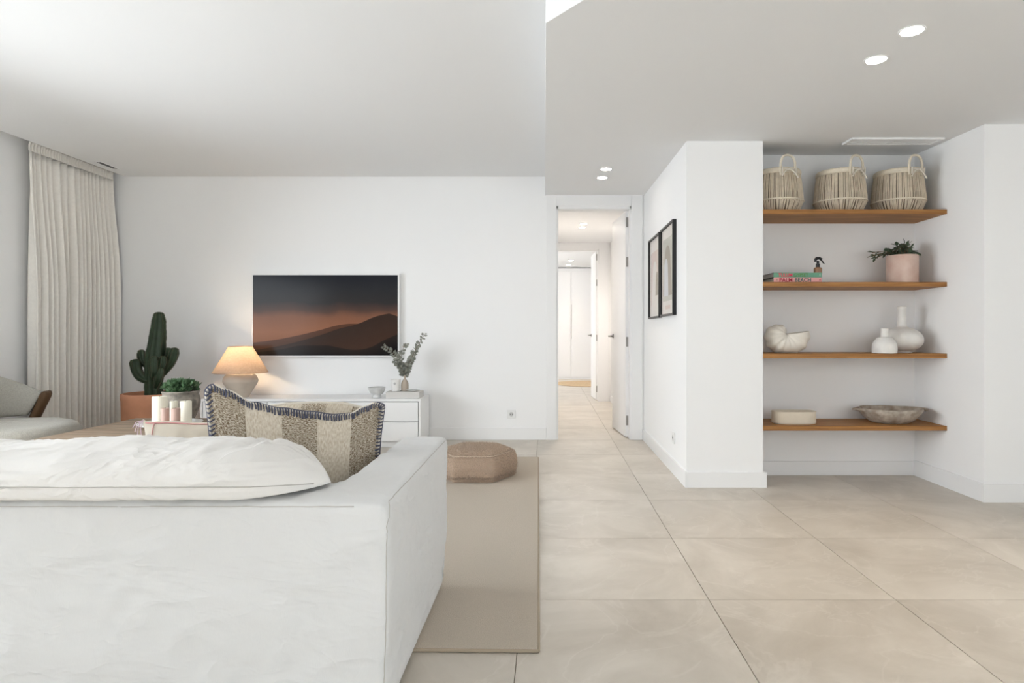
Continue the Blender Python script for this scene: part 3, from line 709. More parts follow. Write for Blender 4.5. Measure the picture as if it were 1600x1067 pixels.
po = pt(1240, 657, 4.46)
t = thing('oval_planter', 'low sand-coloured oval ceramic planter on the lowest shelf', 'planter', (po.x, 4.46, SH[3]))
def stad(a, hx, r):
    c, s = math.cos(a), math.sin(a); e = (abs(c) ** 3.2 + abs(s) ** 3.2) ** (-1 / 3.2)
    return (c * e * hx, s * e * r)
ov = MB(); prof = [(.93, 0), (.985, .006), (1, .012)]
for i in range(12): z = .016 + i * .0055; prof += [(1.0, z), (.992, z + .00275)]
prof += [(1.01, .084), (1.01, .089), (.95, .089), (.93, .02), (.0001, .018)]
ov.grid(72, len(prof), lambda u, v: (lambda s, z: (stad(2 * PI * u, .152, .072)[0] * s, stad(2 * PI * u, .152, .072)[1] * s, z))(*prof[round(v * (len(prof) - 1))]), True)
ov.build('body', sandcer_m, t, True)

pb = pt(1392, 664, 4.50)
t = thing('wooden_bowl', 'shallow weathered wooden bowl with end handles on the lowest shelf', 'bowl', (pb.x + .005, 4.515, SH[3]))
prof = [(.0001, 0), (.55, 0), (.62, .006), (.80, .035), (.95, .075), (1.0, .096), (.985, .104), (.94, .100), (.86, .070), (.66, .034), (.0001, .026)]
def bf(u, v):
    s, z = prof[round(v * (len(prof) - 1))]; a = 2 * PI * u
    nz = noise.noise(Vector((math.cos(a) * 2, math.sin(a) * 2, s * 2))) * .008 * s
    return (math.cos(a) * s * (.225 + nz), math.sin(a) * s * (.175 + nz), z + (nz * .4 if z > .02 else 0))
MB().grid(64, len(prof), bf, True).build('body', bowlw_m, t, True)
for s in (-1, 1):
    MB().grid(14, 10, lambda u, v: (s * (.21 + .070 * math.cos(PI * (u - .5)) * (.5 + .5 * math.cos(2 * PI * v))) , .085 * (u - .5) * 2 * (1 - .3 * abs(math.cos(PI * v))) , .094 + .010 * math.sin(2 * PI * v)), False, True).build('handle', bowlw_m, t, True)

# ------------------------------------------------------------------ framed prints on the passage wall
def frame(label, y0, y1, z0, z1, arch):
    X1 = XP; X0 = XP - .030; W, H = y1 - y0, z1 - z0; b = .016
    t = thing('framed_print', label, 'picture', (X1, y0, z0), 0, 'black framed prints on the passage wall')
    bev(MB().box(-.030, 0, 0, 0, b, H).box(-.030, W - b, 0, 0, W, H).box(-.030, b, 0, 0, W - b, b).box(-.030, b, H - b, 0, W - b, H).build('frame', frame_m, t), .001)
    pr = MB().box(-.014, b, b, -.010, W - b, H - b).build('print', mount_m, t)
    def shape(nm, pts, m, off): 
        mb = MB(); k = len(pts); mb.v = [(-.014 - off, y, z) for y, z in pts]; mb.f = [tuple(range(k))]; mb.build(nm, m, pr)
    def archp(c, hw, zb, zt, lean=0):
        pts = [(c - hw - lean, zb), (c + hw + lean, zb)]
        for i in range(13):
            a = PI * i / 12; pts.append((c + hw * math.cos(a), zt - hw + hw * math.sin(a)))
        return pts
    if arch:
        shape('field_shape', [(.07, .12), (W - .07, .12), (W - .07, H - .10), (.07, H - .10)], artg_m, .0004)
        shape('arch_shape', archp(W * .52, .12, .16, H - .16, .06), artb_m, .0008)
        shape('inner_shape', archp(W * .62, .075, .16, H - .26, .02), artl_m, .0012)
        shape('lettering_block', [(.16, .055), (W - .16, .055), (W - .16, .085), (.16, .085)], artp_m, .0004)
    else:
        shape('field_shape', [(.08, .12), (W - .08, .12), (W - .08, H - .13), (.08, H - .13)], artp_m, .0004)
        shape('arch_shape', archp(W * .5, .11, .12, H - .22, .05), mount_m, .0008)
        shape('inner_shape', archp(W * .3, .05, .20, H - .32, .02), artb_m, .0012)
    MB().box(-.0175, b, b, -.0165, W - b, H - b).build('glass', glass_m, t)
frame('black framed arch print nearer the pillar edge', 4.685, 5.22, 1.21, 1.932, True)
frame('black framed pale print nearer the doorway', 5.275, 5.83, 1.205, 1.932, False)

# ------------------------------------------------------------------ television
t = thing('television', 'flat television in thin white frame showing dark desert dunes', 'television', (-2.2275, YB, .834))
TW, TH = 1.475, .833
bev(MB().box(-TW / 2, -.056, 0, TW / 2, -.006, .014).box(-TW / 2, -.056, TH - .014, TW / 2, -.006, TH).box(-TW / 2, -.056, .014, -TW / 2 + .014, -.006, TH - .014).box(TW / 2 - .014, -.056, .014, TW / 2, -.006, TH - .014).build('bezel', trim_m, t), .0015)
MB().box(-TW / 2 + .014, -.045, .014, TW / 2 - .014, -.002, TH - .014).build('housing', dark_m, t)
sc = MB(); a, b = TW / 2 - .014, TH - .014
sc.quad((-a, -.050, .014), (a, -.050, .014), (a, -.050, b), (-a, -.050, b)); sc.uv = [(0, 0), (1, 0), (1, 1), (0, 1)]
sc.build('screen', screen_m, t)

# ------------------------------------------------------------------ sideboard
X0, X1, Y0, Y1, ZT = -3.262, -1.198, 5.83, 6.25, .457
t = thing('sideboard', 'low white sideboard with handleless drawers under the television', 'sideboard', (0, 0, 0))
bev(MB().box(X0, Y0, ZT - .024, X1, Y1, ZT).build('top_panel', trim_m, t), .002)
for x in (X0, X1 - .018): bev(MB().box(x, Y0, .055, x + .018, Y1, ZT - .024).build('side_panel', trim_m, t), .0015)
MB().box(X0 + .018, Y0 + .03, .055, X1 - .018, Y1, ZT - .024).build('carcass', mat('carcass_grey', (.33, .33, .35), .7), t)
MB().box(X0 + .03, Y0 + .04, 0, X1 - .03, Y1 - .02, .055).build('plinth', trim_m, t)
xs = [X0 + .022, (417 - CX) * Y0 / F, (519.7 - CX) * Y0 / F, X1 - .022]
for a, b in zip(xs, xs[1:]):
    for z0, z1 in ((.245, ZT - .031), (.06, .238)):
        bev(MB().box(a + .003, Y0 + .002, z0, b - .003, Y0 + .022, z1).build('drawer', trim_m, t), .0015)

# table lamp
LX, LY = -2.972, 6.01
t = thing('table_lamp', 'lit table lamp with beige linen shade and rounded ceramic base', 'lamp', (LX, LY, ZT))
MB().lathe(sm_([(.0001, 0), (.068, 0), (.072, .004), (.082, .02), (.118, .08), (.147, .13), (.156, .155), (.154, .175), (.140, .205), (.115, .226), (.06, .238), (.022, .243), (.0001, .244)]), 48).build('base', lampbase_m, t, True)
MB().tube([(0, 0, .24), (0, 0, .33)], .012, 12).build('stem', steel_m, t)
sh = MB().lathe([(.246, .238), (.105, .488)], 56); sh.f = [f for f in sh.f if len(f) == 4]
o = sh.build('shade', shade_m, t, True)
rg = MB()
for r, z in ((.246, .238), (.105, .488)): rg.grid(56, 6, lambda u, v: ((r + .003 * math.cos(2 * PI * v)) * math.cos(2 * PI * u), (r + .003 * math.cos(2 * PI * v)) * math.sin(2 * PI * u), z + .003 * math.sin(2 * PI * v)), True, True)
rg.build('shade_ring', mat('shade_trim', (.42, .29, .2), .9), o, True)
MB().lathe([(.0001, .33), (.018, .335), (.028, .36), (.026, .385), (.0001, .40)], 16).build('bulb', bulb2_m, t, True)
l = bpy.data.lights.new('lamp_glow', 'POINT'); l.energy = 18; l.color = (1, .74, .48); l.shadow_soft_size = .035
lo_ = bpy.data.objects.new('lamp_glow', l); COL.objects.link(lo_); lo_.parent = t; lo_.location = (0, 0, .365)
for ch in t.children:
    if ch.name.startswith('bulb'): ch.visible_shadow = True

# things on the sideboard
t = thing('stone_bowl', 'small grey-white stone footed bowl on the sideboard', 'bowl', (-1.642, 5.96, ZT))
MB().lathe([(.0001, 0), (.042, 0), (.044, .004), (.040, .022), (.038, .028), (.062, .045), (.076, .075), (.080, .098), (.077, .101), (.070, .095), (.055, .06), (.0001, .045)], 40).build('body', marble_m, t, True)
t = thing('display_box', 'flat pale grey rectangular box at the right end of the sideboard', 'box', (-1.377, 5.975, ZT))
bev(MB().box(-.160, -.098, 0, .160, .098, .062).build('body', box_m, t), .003)
t = thing('candle_cup', 'white ceramic cup standing on the flat pale box', 'cup', (pt(618.5, 612, 5.95).x, 5.95, ZT + .0625))
auto(MB().lathe([(.0001, 0), (.036, 0), (.039, .003), (.045, .112), (.043, .114), (.040, .110), (.036, .095), (.0001, .095)], 36).build('body', whitecer_m, t))
MB().grid(12, 8, lambda u, v: (.012 * math.cos(2 * PI * u) * math.sin(PI * v), -.0425 - .003 * math.cos(PI * v) * 0 - .002 * math.sin(PI * v), .075 + .012 * math.sin(2 * PI * u) * math.sin(PI * v))).build('emblem', marble_m, t)
vx = pt(632, 612, 5.97).x
t = thing('bud_vase', 'slim sand-coloured bottle vase on the flat pale box', 'vase', (vx, 5.985, ZT + .0625))
MB().lathe([(.0001, 0), (.032, 0), (.035, .004), (.036, .05), (.034, .075), (.022, .10), (.010, .115), (.0085, .15), (.0095, .153), (.006, .153), (.0055, .12), (.0001, .12)], 32).build('body', sandvase_m, t, True)
t = thing('eucalyptus_sprigs', 'grey-green eucalyptus sprigs standing in the slim bottle vase', 'plant sprigs', (vx, 5.985, ZT + .0625 + .15))
st, lv = MB(), MB()
sprigs = [[(0, 0), (-.02, .10), (-.09, .22), (-.20, .305)], [(0, 0), (.03, .10), (.10, .25), (.20, .415)], [(0, 0), (.02, .09), (.07, .2), (.12, .34)], [(0, 0), (-.01, .06), (-.03, .14), (-.02, .26), (.02, .325)], [(0, 0), (.0, .05), (-.05, .12), (-.09, .16)]]
for i, sp in enumerate(sprigs):
    yy = (-.03, -.04, .03, -.02, -.06)[i]
    path = catmull([(x, yy * z / .3, z - .025) for x, z in sp], 7); st.tube(path, .0018, 5)
    for q in range(4 if i < 4 else 3, len(path)):
        tdir = (path[q] - path[q - 1]).normalized(); tip = q / len(path)
        for s in (-1, 1):
            if (i == 3 and 12 < q < 24) and random.random() < .6: continue
            sd = tdir.cross(Vector((random.uniform(-.6, .6), 1, random.uniform(-.6, .6)))).normalized()
            for rep in range(2 if tip < .75 else 1):
                d = sd * s + tdir * .45 + rvec() * .55
                leaf(lv, path[q] + rvec() * .004, d, rvec() + Vector((0, -.8, .3)), (.048 - .018 * tip) * random.uniform(.8, 1.15), (.034 - .014 * tip) * random.uniform(.8, 1.1), .1)
st.build('stems', stem_m, t)['kind'] = 'stuff'; lv.build('leaves', euc_m, t, True)['kind'] = 'stuff'
t = thing('trinket_dish', 'tiny shallow dish lying on the flat pale box', 'dish', (pt(645, 610, 5.93).x, 5.935, ZT + .0625))
MB().lathe([(.0001, 0), (.03, 0), (.05, .006), (.068, .014), (.066, .016), (.05, .010), (.0001, .006)], 32, sy=.55).build('body', marble_m, t, True)

# ------------------------------------------------------------------ curtain
def curtain():
    t = thing('curtain', 'floor-length gathered cream linen curtain beside the left wall', 'curtain', (0, 0, 0))
    YA, YZ = 5.19, 6.19
    ph = [random.uniform(-.5, .5) for _ in range(60)]
    nf = 16
    def fx(s, z, amp):
        a = 2 * PI * (s * nf + .35 * noise.noise(Vector((s * 6, z * .35, 3.1))) + .5 * math.sin(s * 9))
        return amp * math.sin(a) * (1 + .35 * noise.noise(Vector((s * 11, z * .5, 9))))
    Z1, ZH = 2.672, 2.592
    def fn(u, v):
        z = ZH - v * (ZH - .012); k = ss(v * 2.2)
        y = YA + (YZ - YA) * u + .045 * (u - .15) * ss(v * 3) * (1 if u > .5 else .4)
        y += .006 * k * math.cos(2 * PI * u * nf)
        amp = .016 + .040 * k
        x = -4.342 + fx(u, z, amp) + .020 * math.sin(u * 6 + 1) * k
        if u < .04: x += .012
        return (max(x, XL + .018), min(y, YB - .02), z)
    o = MB().grid(460, 34, fn).build('cloth', curt_m, t, True)
    m = o.modifiers.new('solid', 'SOLIDIFY'); m.thickness = .0015
    def fh(u, v):
        z = ZH + v * (Z1 - ZH); y = YA + (YZ - YA) * u
        return (-4.335 + .014 * math.sin(2 * PI * u * 34 + .8 * math.sin(u * 40)) + (.008 if v < .12 or v > .85 else 0), y, z)
    o = MB().grid(460, 8, fh).build('header_tape', curt_m, t, True)
    m = o.modifiers.new('solid', 'SOLIDIFY'); m.thickness = .0015
curtain()
o = MB().box(-4.355, -4.0, 2.745, -4.32, 6.2, 2.78).build('curtain_track', plastic_m); tag(o, 'white curtain track inside the ceiling recess above the curtain', 'track')

# ------------------------------------------------------------------ rug, pouf
rt = thing('area_rug', 'large beige short-pile rug under the sofa and coffee table', 'rug')
poly = [(-3.5, 2.14), (-.034, 2.086), (-.088, 5.34), (-3.5, 5.34)]
bev(MB().prism(poly, 0.0005, .012).build('pile', rug_m, rt), .004)
eb = MB()
for a, b in zip(poly, poly[1:] + poly[:1]): eb.tube([(a[0], a[1], .0065), (b[0], b[1], .0065)], .006, 8)
eb.build('bound_edge', rugedge_m, rt, True)

def pouf():
    cx, cy, R = -.535, 4.655, .295
    t = thing('floor_pouf', 'low hexagonal tan shaggy floor pouf standing on the rug', 'pouf', (cx, cy, .0125))
    def hexr(a, p):
        m = (a + PI / 6) % (PI / 3) - PI / 6; m = (a % (PI / 3)) - PI / 6
        return R * math.cos(PI / 6) / math.cos(m) * (1 - p * (1 - math.cos(m * 1.0)) ) 
    prof = [(.0, 0), (.85, 0), (.955, .006), (.985, .022), (.965, .030), (.995, .045), (1.025, .09), (1.01, .145), (.965, .178), (.93, .184), (.90, .192), (.75, .207), (.5, .212), (.25, .210), (0.0, .206)]
    pts = catmull([(a, 0, b) for a, b in prof], 3); n = 96
    def fn(u, v):
        p = pts[round(v * (len(pts) - 1))]; a = 2 * PI * u; s = max(p.x, .0005)
        r = hexr(a, 0) * s
        x, y, z = r * math.cos(a), r * math.sin(a), max(p.z, 0)
        nz = noise.noise(Vector((x * 9, y * 9, z * 9))) * .004 * (1 if z > .01 else 0)
        return (x * (1 + nz), y * (1 + nz), z + nz * (1 if s < .9 else .2))
    o = MB().grid(n, len(pts), fn, True).build('body', pouf_m, t, True)
    fb = MB(); me = o.data; polys = [p for p in me.polygons if p.center.z > .012]
    for _ in range(36000):
        p = random.choice(polys)
        if p.area < 2e-6: continue
        vs = [me.vertices[i].co for i in p.vertices]; a, b = random.random(), random.random()
        c = vs[0].lerp(vs[1], a).lerp(vs[3].lerp(vs[2], a), b)
        d = (Vector(p.normal) + rvec() * .8); d.z -= .25
        d = d.normalized() * random.uniform(.008, .017); s = d.cross(rvec()).normalized() * .0010
        e = c + d
        if e.z < .003: continue
        k = len(fb.v); fb.v += [tuple(c - s), tuple(c + s), tuple(e)]; fb.f.append((k, k + 1, k + 2))
    me2 = bpy.data.meshes.new('pile_fibres'); me2.from_pydata(fb.v, [], fb.f)
    link('pile_fibres', me2, pouf2_m, t)['kind'] = 'stuff'
    sm = MB(); sm.tube([(hexr(2 * PI * i / 60, 0) * .945 * math.cos(2 * PI * i / 60), hexr(2 * PI * i / 60, 0) * .945 * math.sin(2 * PI * i / 60), .184) for i in range(61)], .006, 6)
    sm.build('piping', pouf2_m, t, True)
pouf()

# ------------------------------------------------------------------ sofa
def remesh(o, voxel, smooth_it=6):
    m = o.modifiers.new('r', 'REMESH'); m.mode = 'VOXEL'; m.voxel_size = voxel
    m2 = o.modifiers.new('s', 'SMOOTH'); m2.iterations = smooth_it; m2.factor = .6
    dg = bpy.context.evaluated_depsgraph_get(); dg.update()
    me = bpy.data.meshes.new_from_object(o.evaluated_get(dg)); o.modifiers.clear()
    old = o.data; o.data = me
    if not me.materials: me.materials.append(old.materials[0])
    for p in me.polygons: p.use_smooth = True
    return o
SX0, SX1, SY0, SY1, SZ = -2.95, -.43, 1.65, 2.66, .626
sofa = thing('sofa', 'low white slipcovered sofa seen from behind', 'sofa', (0, 0, 0))
bd = MB().box(SX0, SY0, .016, SX1, SY0 + .225, SZ - .004).box(SX1 - .185, SY0 + .05, .016, SX1, SY1, SZ + .004).box(SX0, SY0 + .05, .016, SX0 + .185, SY1, SZ + .004)
o = remesh(bd.build('slipcover', sofa_m, sofa), .013, 7)
co_ = [v.co.copy() for v in o.data.vertices]; no_ = [v.normal.copy() for v in o.data.vertices]; flat_ = []
for c, nrm in zip(co_, no_):
    n1 = noise.noise(Vector((c.x * 3.5, c.y * 3.5, c.z * 5.7))) * .006
    q = Vector((c.x * .8 + c.z * .8, c.y * 1.2, c.z * .7 - c.x * .5)) * 7
    n2 = (1 - abs(noise.noise(q))) ** 6 * .004 + (1 - abs(noise.noise(q * 2.3 + Vector((5, 2, 1))))) ** 8 * .0025
    c = c + nrm * (n1 + n2) * (1 if c.z > .05 else .2)
    if c.y > SY1 - .06 and c.x > SX1 - .3: c.y -= .05 * max(0, (.20 - c.z) / .2)
    if abs(c.x - SX1) < .05: c.x -= .012 * max(0, (.25 - c.z) / .25)
    flat_ += [c.x, c.y, max(c.z, .014)]
o.data.vertices.foreach_set('co', flat_); o.data.update()
from mathutils.bvhtree import BVHTree
tree = BVHTree.FromPolygons([v.co.copy() for v in o.data.vertices], [tuple(p.vertices) for p in o.data.polygons])
def on_sofa(pts, n=60):
    pts = [Vector(p) for p in pts]; out = []
    for a_, b_ in zip(pts, pts[1:]):
        for i in range(n):
            q = a_.lerp(b_, i / n); l_, nr_, _, _ = tree.find_nearest(q); out.append(l_ + nr_ * .0002)
    return out
for path in ([(SX0 + .03, SY0 + .004, SZ - .016), (SX1 - .045, SY0 + .004, SZ - .016)], [(SX1 - .006, SY0 + .045, SZ - .012), (SX1 - .004, SY1 - .04, SZ - .006)], [(SX1 - .006, SY0 + .045, SZ - .012), (SX1 - .004, SY0 + .010, SZ - .07), (SX1 - .004, SY0 + .008, .4), (SX1 - .004, SY0 + .008, .03)]):
    MB().tube(on_sofa(path), .0014, 6).build('seam', seam_m, sofa, True)
MB().box(SX0 + .19, SY0 + .20, .05, SX1 - .19, SY1 - .02, .27).build('seat_base', sofa_m, sofa)
for a, b in ((SX0 + .19, -1.785), (-1.78, SX1 - .19)):
    o = MB().box(a, SY0 + .235, .272, b, SY1 - .005, .415).build('seat_cushion', sofa_m, sofa); remesh(o, .02, 5)
for x in (SX0 + .1, SX1 - .12):
    for y in (SY0 + .1, SY1 - .15): MB().box(x - .03, y - .03, .0125 if y > 2.2 else 0, x + .03, y + .03, .05).build('foot', walnut_m, sofa)

# the loose white back cushion flopped over the sofa back
def back_cushion():
    t = thing('back_cushion', 'plump white back cushion slumped over the sofa back', 'cushion', (0, 0, 0))
    sec = [(1.700, .640), (1.652, .638), (1.628, .622), (1.606, .648), (1.622, .700), (1.715, .738), (1.85, .752), (1.96, .735), (2.025, .68), (2.045, .58), (2.03, .475), (1.985, .428), (1.925, .428), (1.897, .48), (1.895, .58), (1.89, .636), (1.79, .640)]
    loop = catmull([(0, a, b) for a, b in sec + sec[:1]], 4)[:-1]; n = len(loop)
    XA, XB = -2.05, -.628; cen = Vector((0, 1.79, .642))
    def fn(u, v):
        x = XB + (XA - XB) * u; d = min(u, 1 - u) * (XB - XA)
        k = min(1, d / .20); s = .03 + .97 * (1 - (1 - k) ** 1.7)
        p = loop[round(v * n) % n]; q = cen + (p - cen) * s
        q = Vector((x, q.y, q.z))
        top = max(0, (q.z - .60) / .16)
        # crumpled linen: folds running across the cushion, deeper near its corner
        f1 = noise.noise(Vector((x * 7 + q.z * 9, q.y * 5, q.z * 6))) * .010
        f2 = (1 - abs(noise.noise(Vector((x * 15 + q.z * 26, q.y * 12, 4))))) ** 4 * .006 * top
        f3 = math.sin(x * 5.2 + 1.0) * .005 * top
        cor = math.exp(-((x + .84) / .07) ** 2) * (1 - abs(noise.noise(Vector((x * 30, q.z * 40, q.y * 8))))) ** 3 * .014 * top
        dirn = (q - Vector((x, 1.87, .64))); dirn = dirn.normalized() if dirn.length > 1e-5 else Vector((0, 0, 1))
        q += dirn * (f1 + f2 + f3 - cor) * s
        if 1.64 < q.y < 1.89: q.z = max(q.z, .638)
        elif q.z < .638: q.y = max(q.y, 1.891)
        q.z = max(q.z, .426)
        return q
    mb = MB().grid(150, n, fn, False, True)
    mb.f.append(tuple(j * 150 for j in range(n))); mb.f.append(tuple(j * 150 + 149 for j in reversed(range(n))))
    mb.build('cover', cush_m, t, True)
    vi = min(range(n), key=lambda i: (loop[i] - Vector((0, 1.612, .675))).length) / n
    path = [fn(.02 + .96 * i / 80, vi) + Vector((0, -.0008, 0)) for i in range(81)]
    MB().tube(path, .0016, 5).build('seam', seam_m, t, True)
back_cushion()

# pillows leaning on the sofa
def pillow(name, label, L, R, z0, tops, T, m, group=None, low=.94, nu=56, nv=34, lean=0.0, seed=0, puff=2.2):
    L, R = Vector((*L, 0)), Vector((*R, 0)); ax = (R - L); mid = (L + R) / 2; nrm = Vector((ax.y, -ax.x, 0)).normalized()
    t = thing(name, label, 'pillow', (0, 0, 0), 0, group)
    def pos(u, v, side, off=0.0):
        x = 2 * u - 1; ztop = interp(x, tops); z = z0 + (ztop - z0) * v
        bow = 1 - .045 * math.sin(PI * v) * 1.0
        sc_ = (low + (1 - low) * v) * bow
        th = T * ((1 - abs(x) ** puff) * (1 - abs(2 * v - 1) ** puff)) ** .55 if 0 < u < 1 and 0 < v < 1 else 0
        th += .006 * noise.noise(Vector((x * 3 + seed, v * 3, side)))
        p = mid + ax / 2 * x * sc_ + nrm * (side * th / 2 + off) + Vector((0, 0, z)); p.y += lean * (v - .5)
        p.x = min(p.x, SX1 - .195)
        return p
    mb = MB(); mb.grid(nu, nv, lambda u, v: pos(u, v, 1)); mb.grid(nu, nv, lambda u, v: pos(1 - u, v, -1))
    mb.uv = [(i / (nu - 1), j / (nv - 1)) for j in range(nv) for i in range(nu)] + [(1 - i / (nu - 1), j / (nv - 1)) for j in range(nv) for i in range(nu)]
    o = mb.build('cover', m, t, True)
    return t, pos
def stitched(t, pos, nst=66, nside=30):
    cord, yarn = MB(), MB()
    edge = [(0, i / nside) for i in range(nside)] + [(i / nst, 1) for i in range(nst)] + [(1, 1 - i / nside) for i in range(nside + 1)]
    pts = [pos(u, v, 0) for u, v in edge]
    sm_ = [pts[0]] + [(pts[i - 1] + pts[i] * 2 + pts[i + 1]) / 4 for i in range(1, len(pts) - 1)] + [pts[-1]]
    cord.tube(sm_, .0065, 8); cord.build('border_cord', creamyarn_m, t, True)
    yarn.tube([p + (p - pos(.5, .5, 0)).normalized() * .007 for p in sm_], .0030, 6)
    for (u, v), p in zip(edge, sm_):
        for side in (1, -1):
            uu, vv = min(max(u, .024), .976), min(max(v, .03), .962)
            q = pos(uu, vv, side, side * .002); o_ = p + (p - pos(.5, .5, 0)).normalized() * .007
            mid_ = p + (q - pos(uu, vv, 0)).normalized() * .009
            q += rvec() * .0025; yarn.tube([o_, mid_, q], random.uniform(.0022, .0034), 5)
    yarn.build('blanket_stitch', blue_m, t, True)
tops = [(-1, .872), (-.93, .893), (-.8, .872), (-.5, .822), (-.2, .797), (.1, .780), (.4, .765), (.6, .768), (.75, .790), (.9, .805), (1, .796)]
t, pos = pillow('striped_pillow', 'brown and cream striped woven pillow with slate blue edge stitching, in front', (-1.172, 2.13), (-.628, 2.37), .42, tops, .17, stripe_m, 'striped pillows on the sofa')
stitched(t, pos)
tops2 = [(-1, .76), (-.8, .775), (-.4, .785), (0, .788), (.4, .785), (.8, .765), (1, .745)]
t, pos = pillow('striped_pillow', 'second striped pillow mostly hidden behind the front striped pillow', (-1.20, 2.515), (-.70, 2.56), .42, tops2, .13, stripe_m, 'striped pillows on the sofa', seed=5)
cd_ = MB(); cd_.tube([pos(i / 40, 1, 0) for i in range(41)], .006, 8); cd_.build('border_cord', creamyarn_m, t, True)
tops3 = [(-1, .745), (-.9, .735), (-.4, .735), (.2, .728), (1, .722)]
t, pos = pillow('linen_pillow', 'plain beige linen pillow with pink stitching and corner tassel', (-1.545, 2.37), (-1.215, 2.42), .42, tops3, .13, linen_m, low=.80, seed=9)
ys = MB(); ys.tube([pos(.04 + i / 40 * .96, .985, 1, .003) for i in range(39)], .0025, 6)
ys.tube([pos(.14 - .035 * i / 8, .98 - .03 * i, 1, .003) for i in range(7)], .002, 5); ys.build('pink_stitching', pinkyarn_m, t, True)
ts = MB(); c0 = pos(0.01, .99, 0)
for k in range(5):
    e = c0 + Vector((-.035 + k * .006, -.01 + .004 * k, -.028 - .016 * (k % 3) - (.03 if k == 4 else 0)))
    ts.tube([c0, c0.lerp(e, .5) + Vector((-.008, 0, .006)), e], .0014, 5)
ts.build('tassel', lilac_m, t, True)

# ------------------------------------------------------------------ coffee table and what stands on it
TZ = .40
tb = thing('coffee_table', 'low wooden plank coffee table beyond the sofa', 'table', (0, 0, 0))
TX0, TX1, TY0, TY1 = -3.27, -2.05, 3.95, 4.94
nP = 7; pw = (TY1 - TY0) / nP
for i in range(nP):
    o = MB().box(-(TX1 - TX0) / 2, -pw / 2 + .0012, -.04, (TX1 - TX0) / 2, pw / 2 - .0012, 0).build('plank', table_m, tb)
    o.location = ((TX0 + TX1) / 2, TY0 + pw * (i + .5), TZ - random.uniform(0, .001)); bev(o, .004)
for x in (TX0 + .08, TX1 - .08):
    for y in (TY0 + .08, TY1 - .08): bev(MB().box(x - .035, y - .035, .0125, x + .035, y + .035, TZ - .041).build('leg', table_m, tb), .003)
for y in (TY0 + .06, TY1 - .09): MB().box(TX0 + .116, y, TZ - .10, TX1 - .116, y + .03, TZ - .041).build('apron', table_m, tb)

px_, pr_ = circ(211.5, 318, 4.47)
PY = 4.47
t = thing('candle_tray', 'shallow white dish holding the candles on the coffee table', 'dish', (px_, PY, TZ + .0005))
MB().lathe([(.0001, 0), (pr_ * .62, 0), (pr_ * .72, .004), (pr_ * .96, .024), (pr_, .032), (pr_ * .985, .034), (pr_ * .9, .024), (pr_ * .7, .010), (.0001, .009)], 56).build('body', whitecer_m, t, True)
def candle(label, pl, pr, Y, top, m):
    x, r = circ(pl, pr, Y); z0 = TZ + .0125; z1 = CAMZ - (top - CY) * (Y - r * .3) / F; h = z1 - z0
    t = thing('candle', label, 'candle', (x, Y, z0), 0, 'pillar candles on the dish')
    auto(MB().lathe([(.0001, 0), (r, 0), (r, h - .004), (r - .004, h), (r * .75, h - .001), (r * .4, h - .004), (.0001, h - .005)], 36).build('wax', m, t), 50)
    MB().tube([(0, 0, h - .005), (.001, 0, h + .006)], .0012, 6).build('wick', black_m, t)
candle('tallest and widest cream pillar candle at the left', 237, 262, 4.43, 619.5, candw_m)
candle('slim cream candle standing behind the pink candles', 265, 278, 4.55, 626.5, candw_m)
candle('thick cream pillar candle at the right of the dish', 281, 300, 4.49, 626.5, candw_m)
candle('short pink candle on the left', 251, 265, 4.34, 638, candp_m)
candle('short pink candle on the right', 267, 282, 4.34, 638, candp_m)

gx, gr = circ(252.5, 311.5, 4.83)
t = thing('succulent_pot', 'aged grey ceramic pot with bushy green succulent on coffee table', 'potted plant', (gx, 4.83, TZ + .0005))
pr = [(.0001, 0), (.085, 0), (.092, .006), (.118, .06), (.134, .12), (.135, .16), (.127, .19), (.124, .198), (gr, .208), (gr + .002, .222), (gr - .008, .226), (gr - .018, .220), (gr - .02, .19), (.0001, .185)]
MB().lathe(sm_(pr, 3), 48).build('pot', greypot_m, t, True)
MB().lathe([(.0001, .196), (gr - .02, .192)], 24).build('soil', soil_m, t)
lv = MB()
for i in range(150):
    a = random.uniform(0, 2 * PI); rr = math.sqrt(random.random()) * .115; top = .215 + .085 * math.sqrt(max(0, 1 - (rr / .135) ** 2)) * random.uniform(.55, 1.0)
    top = random.uniform(.205, top) if i % 2 else top; c = Vector((rr * math.cos(a), rr * math.sin(a), top)); out = Vector((c.x, c.y, 0)) * 3.5 + Vector((0, 0, .7))
    for k in range(6):
        d = (out.normalized() + rvec() * .75).normalized(); leaf(lv, c, d, Vector((0, 0, 1)) + rvec() * .3, random.uniform(.028, .046), random.uniform(.015, .021), -.15)
lv.build('foliage', leaf_m, t, True)['kind'] = 'stuff'

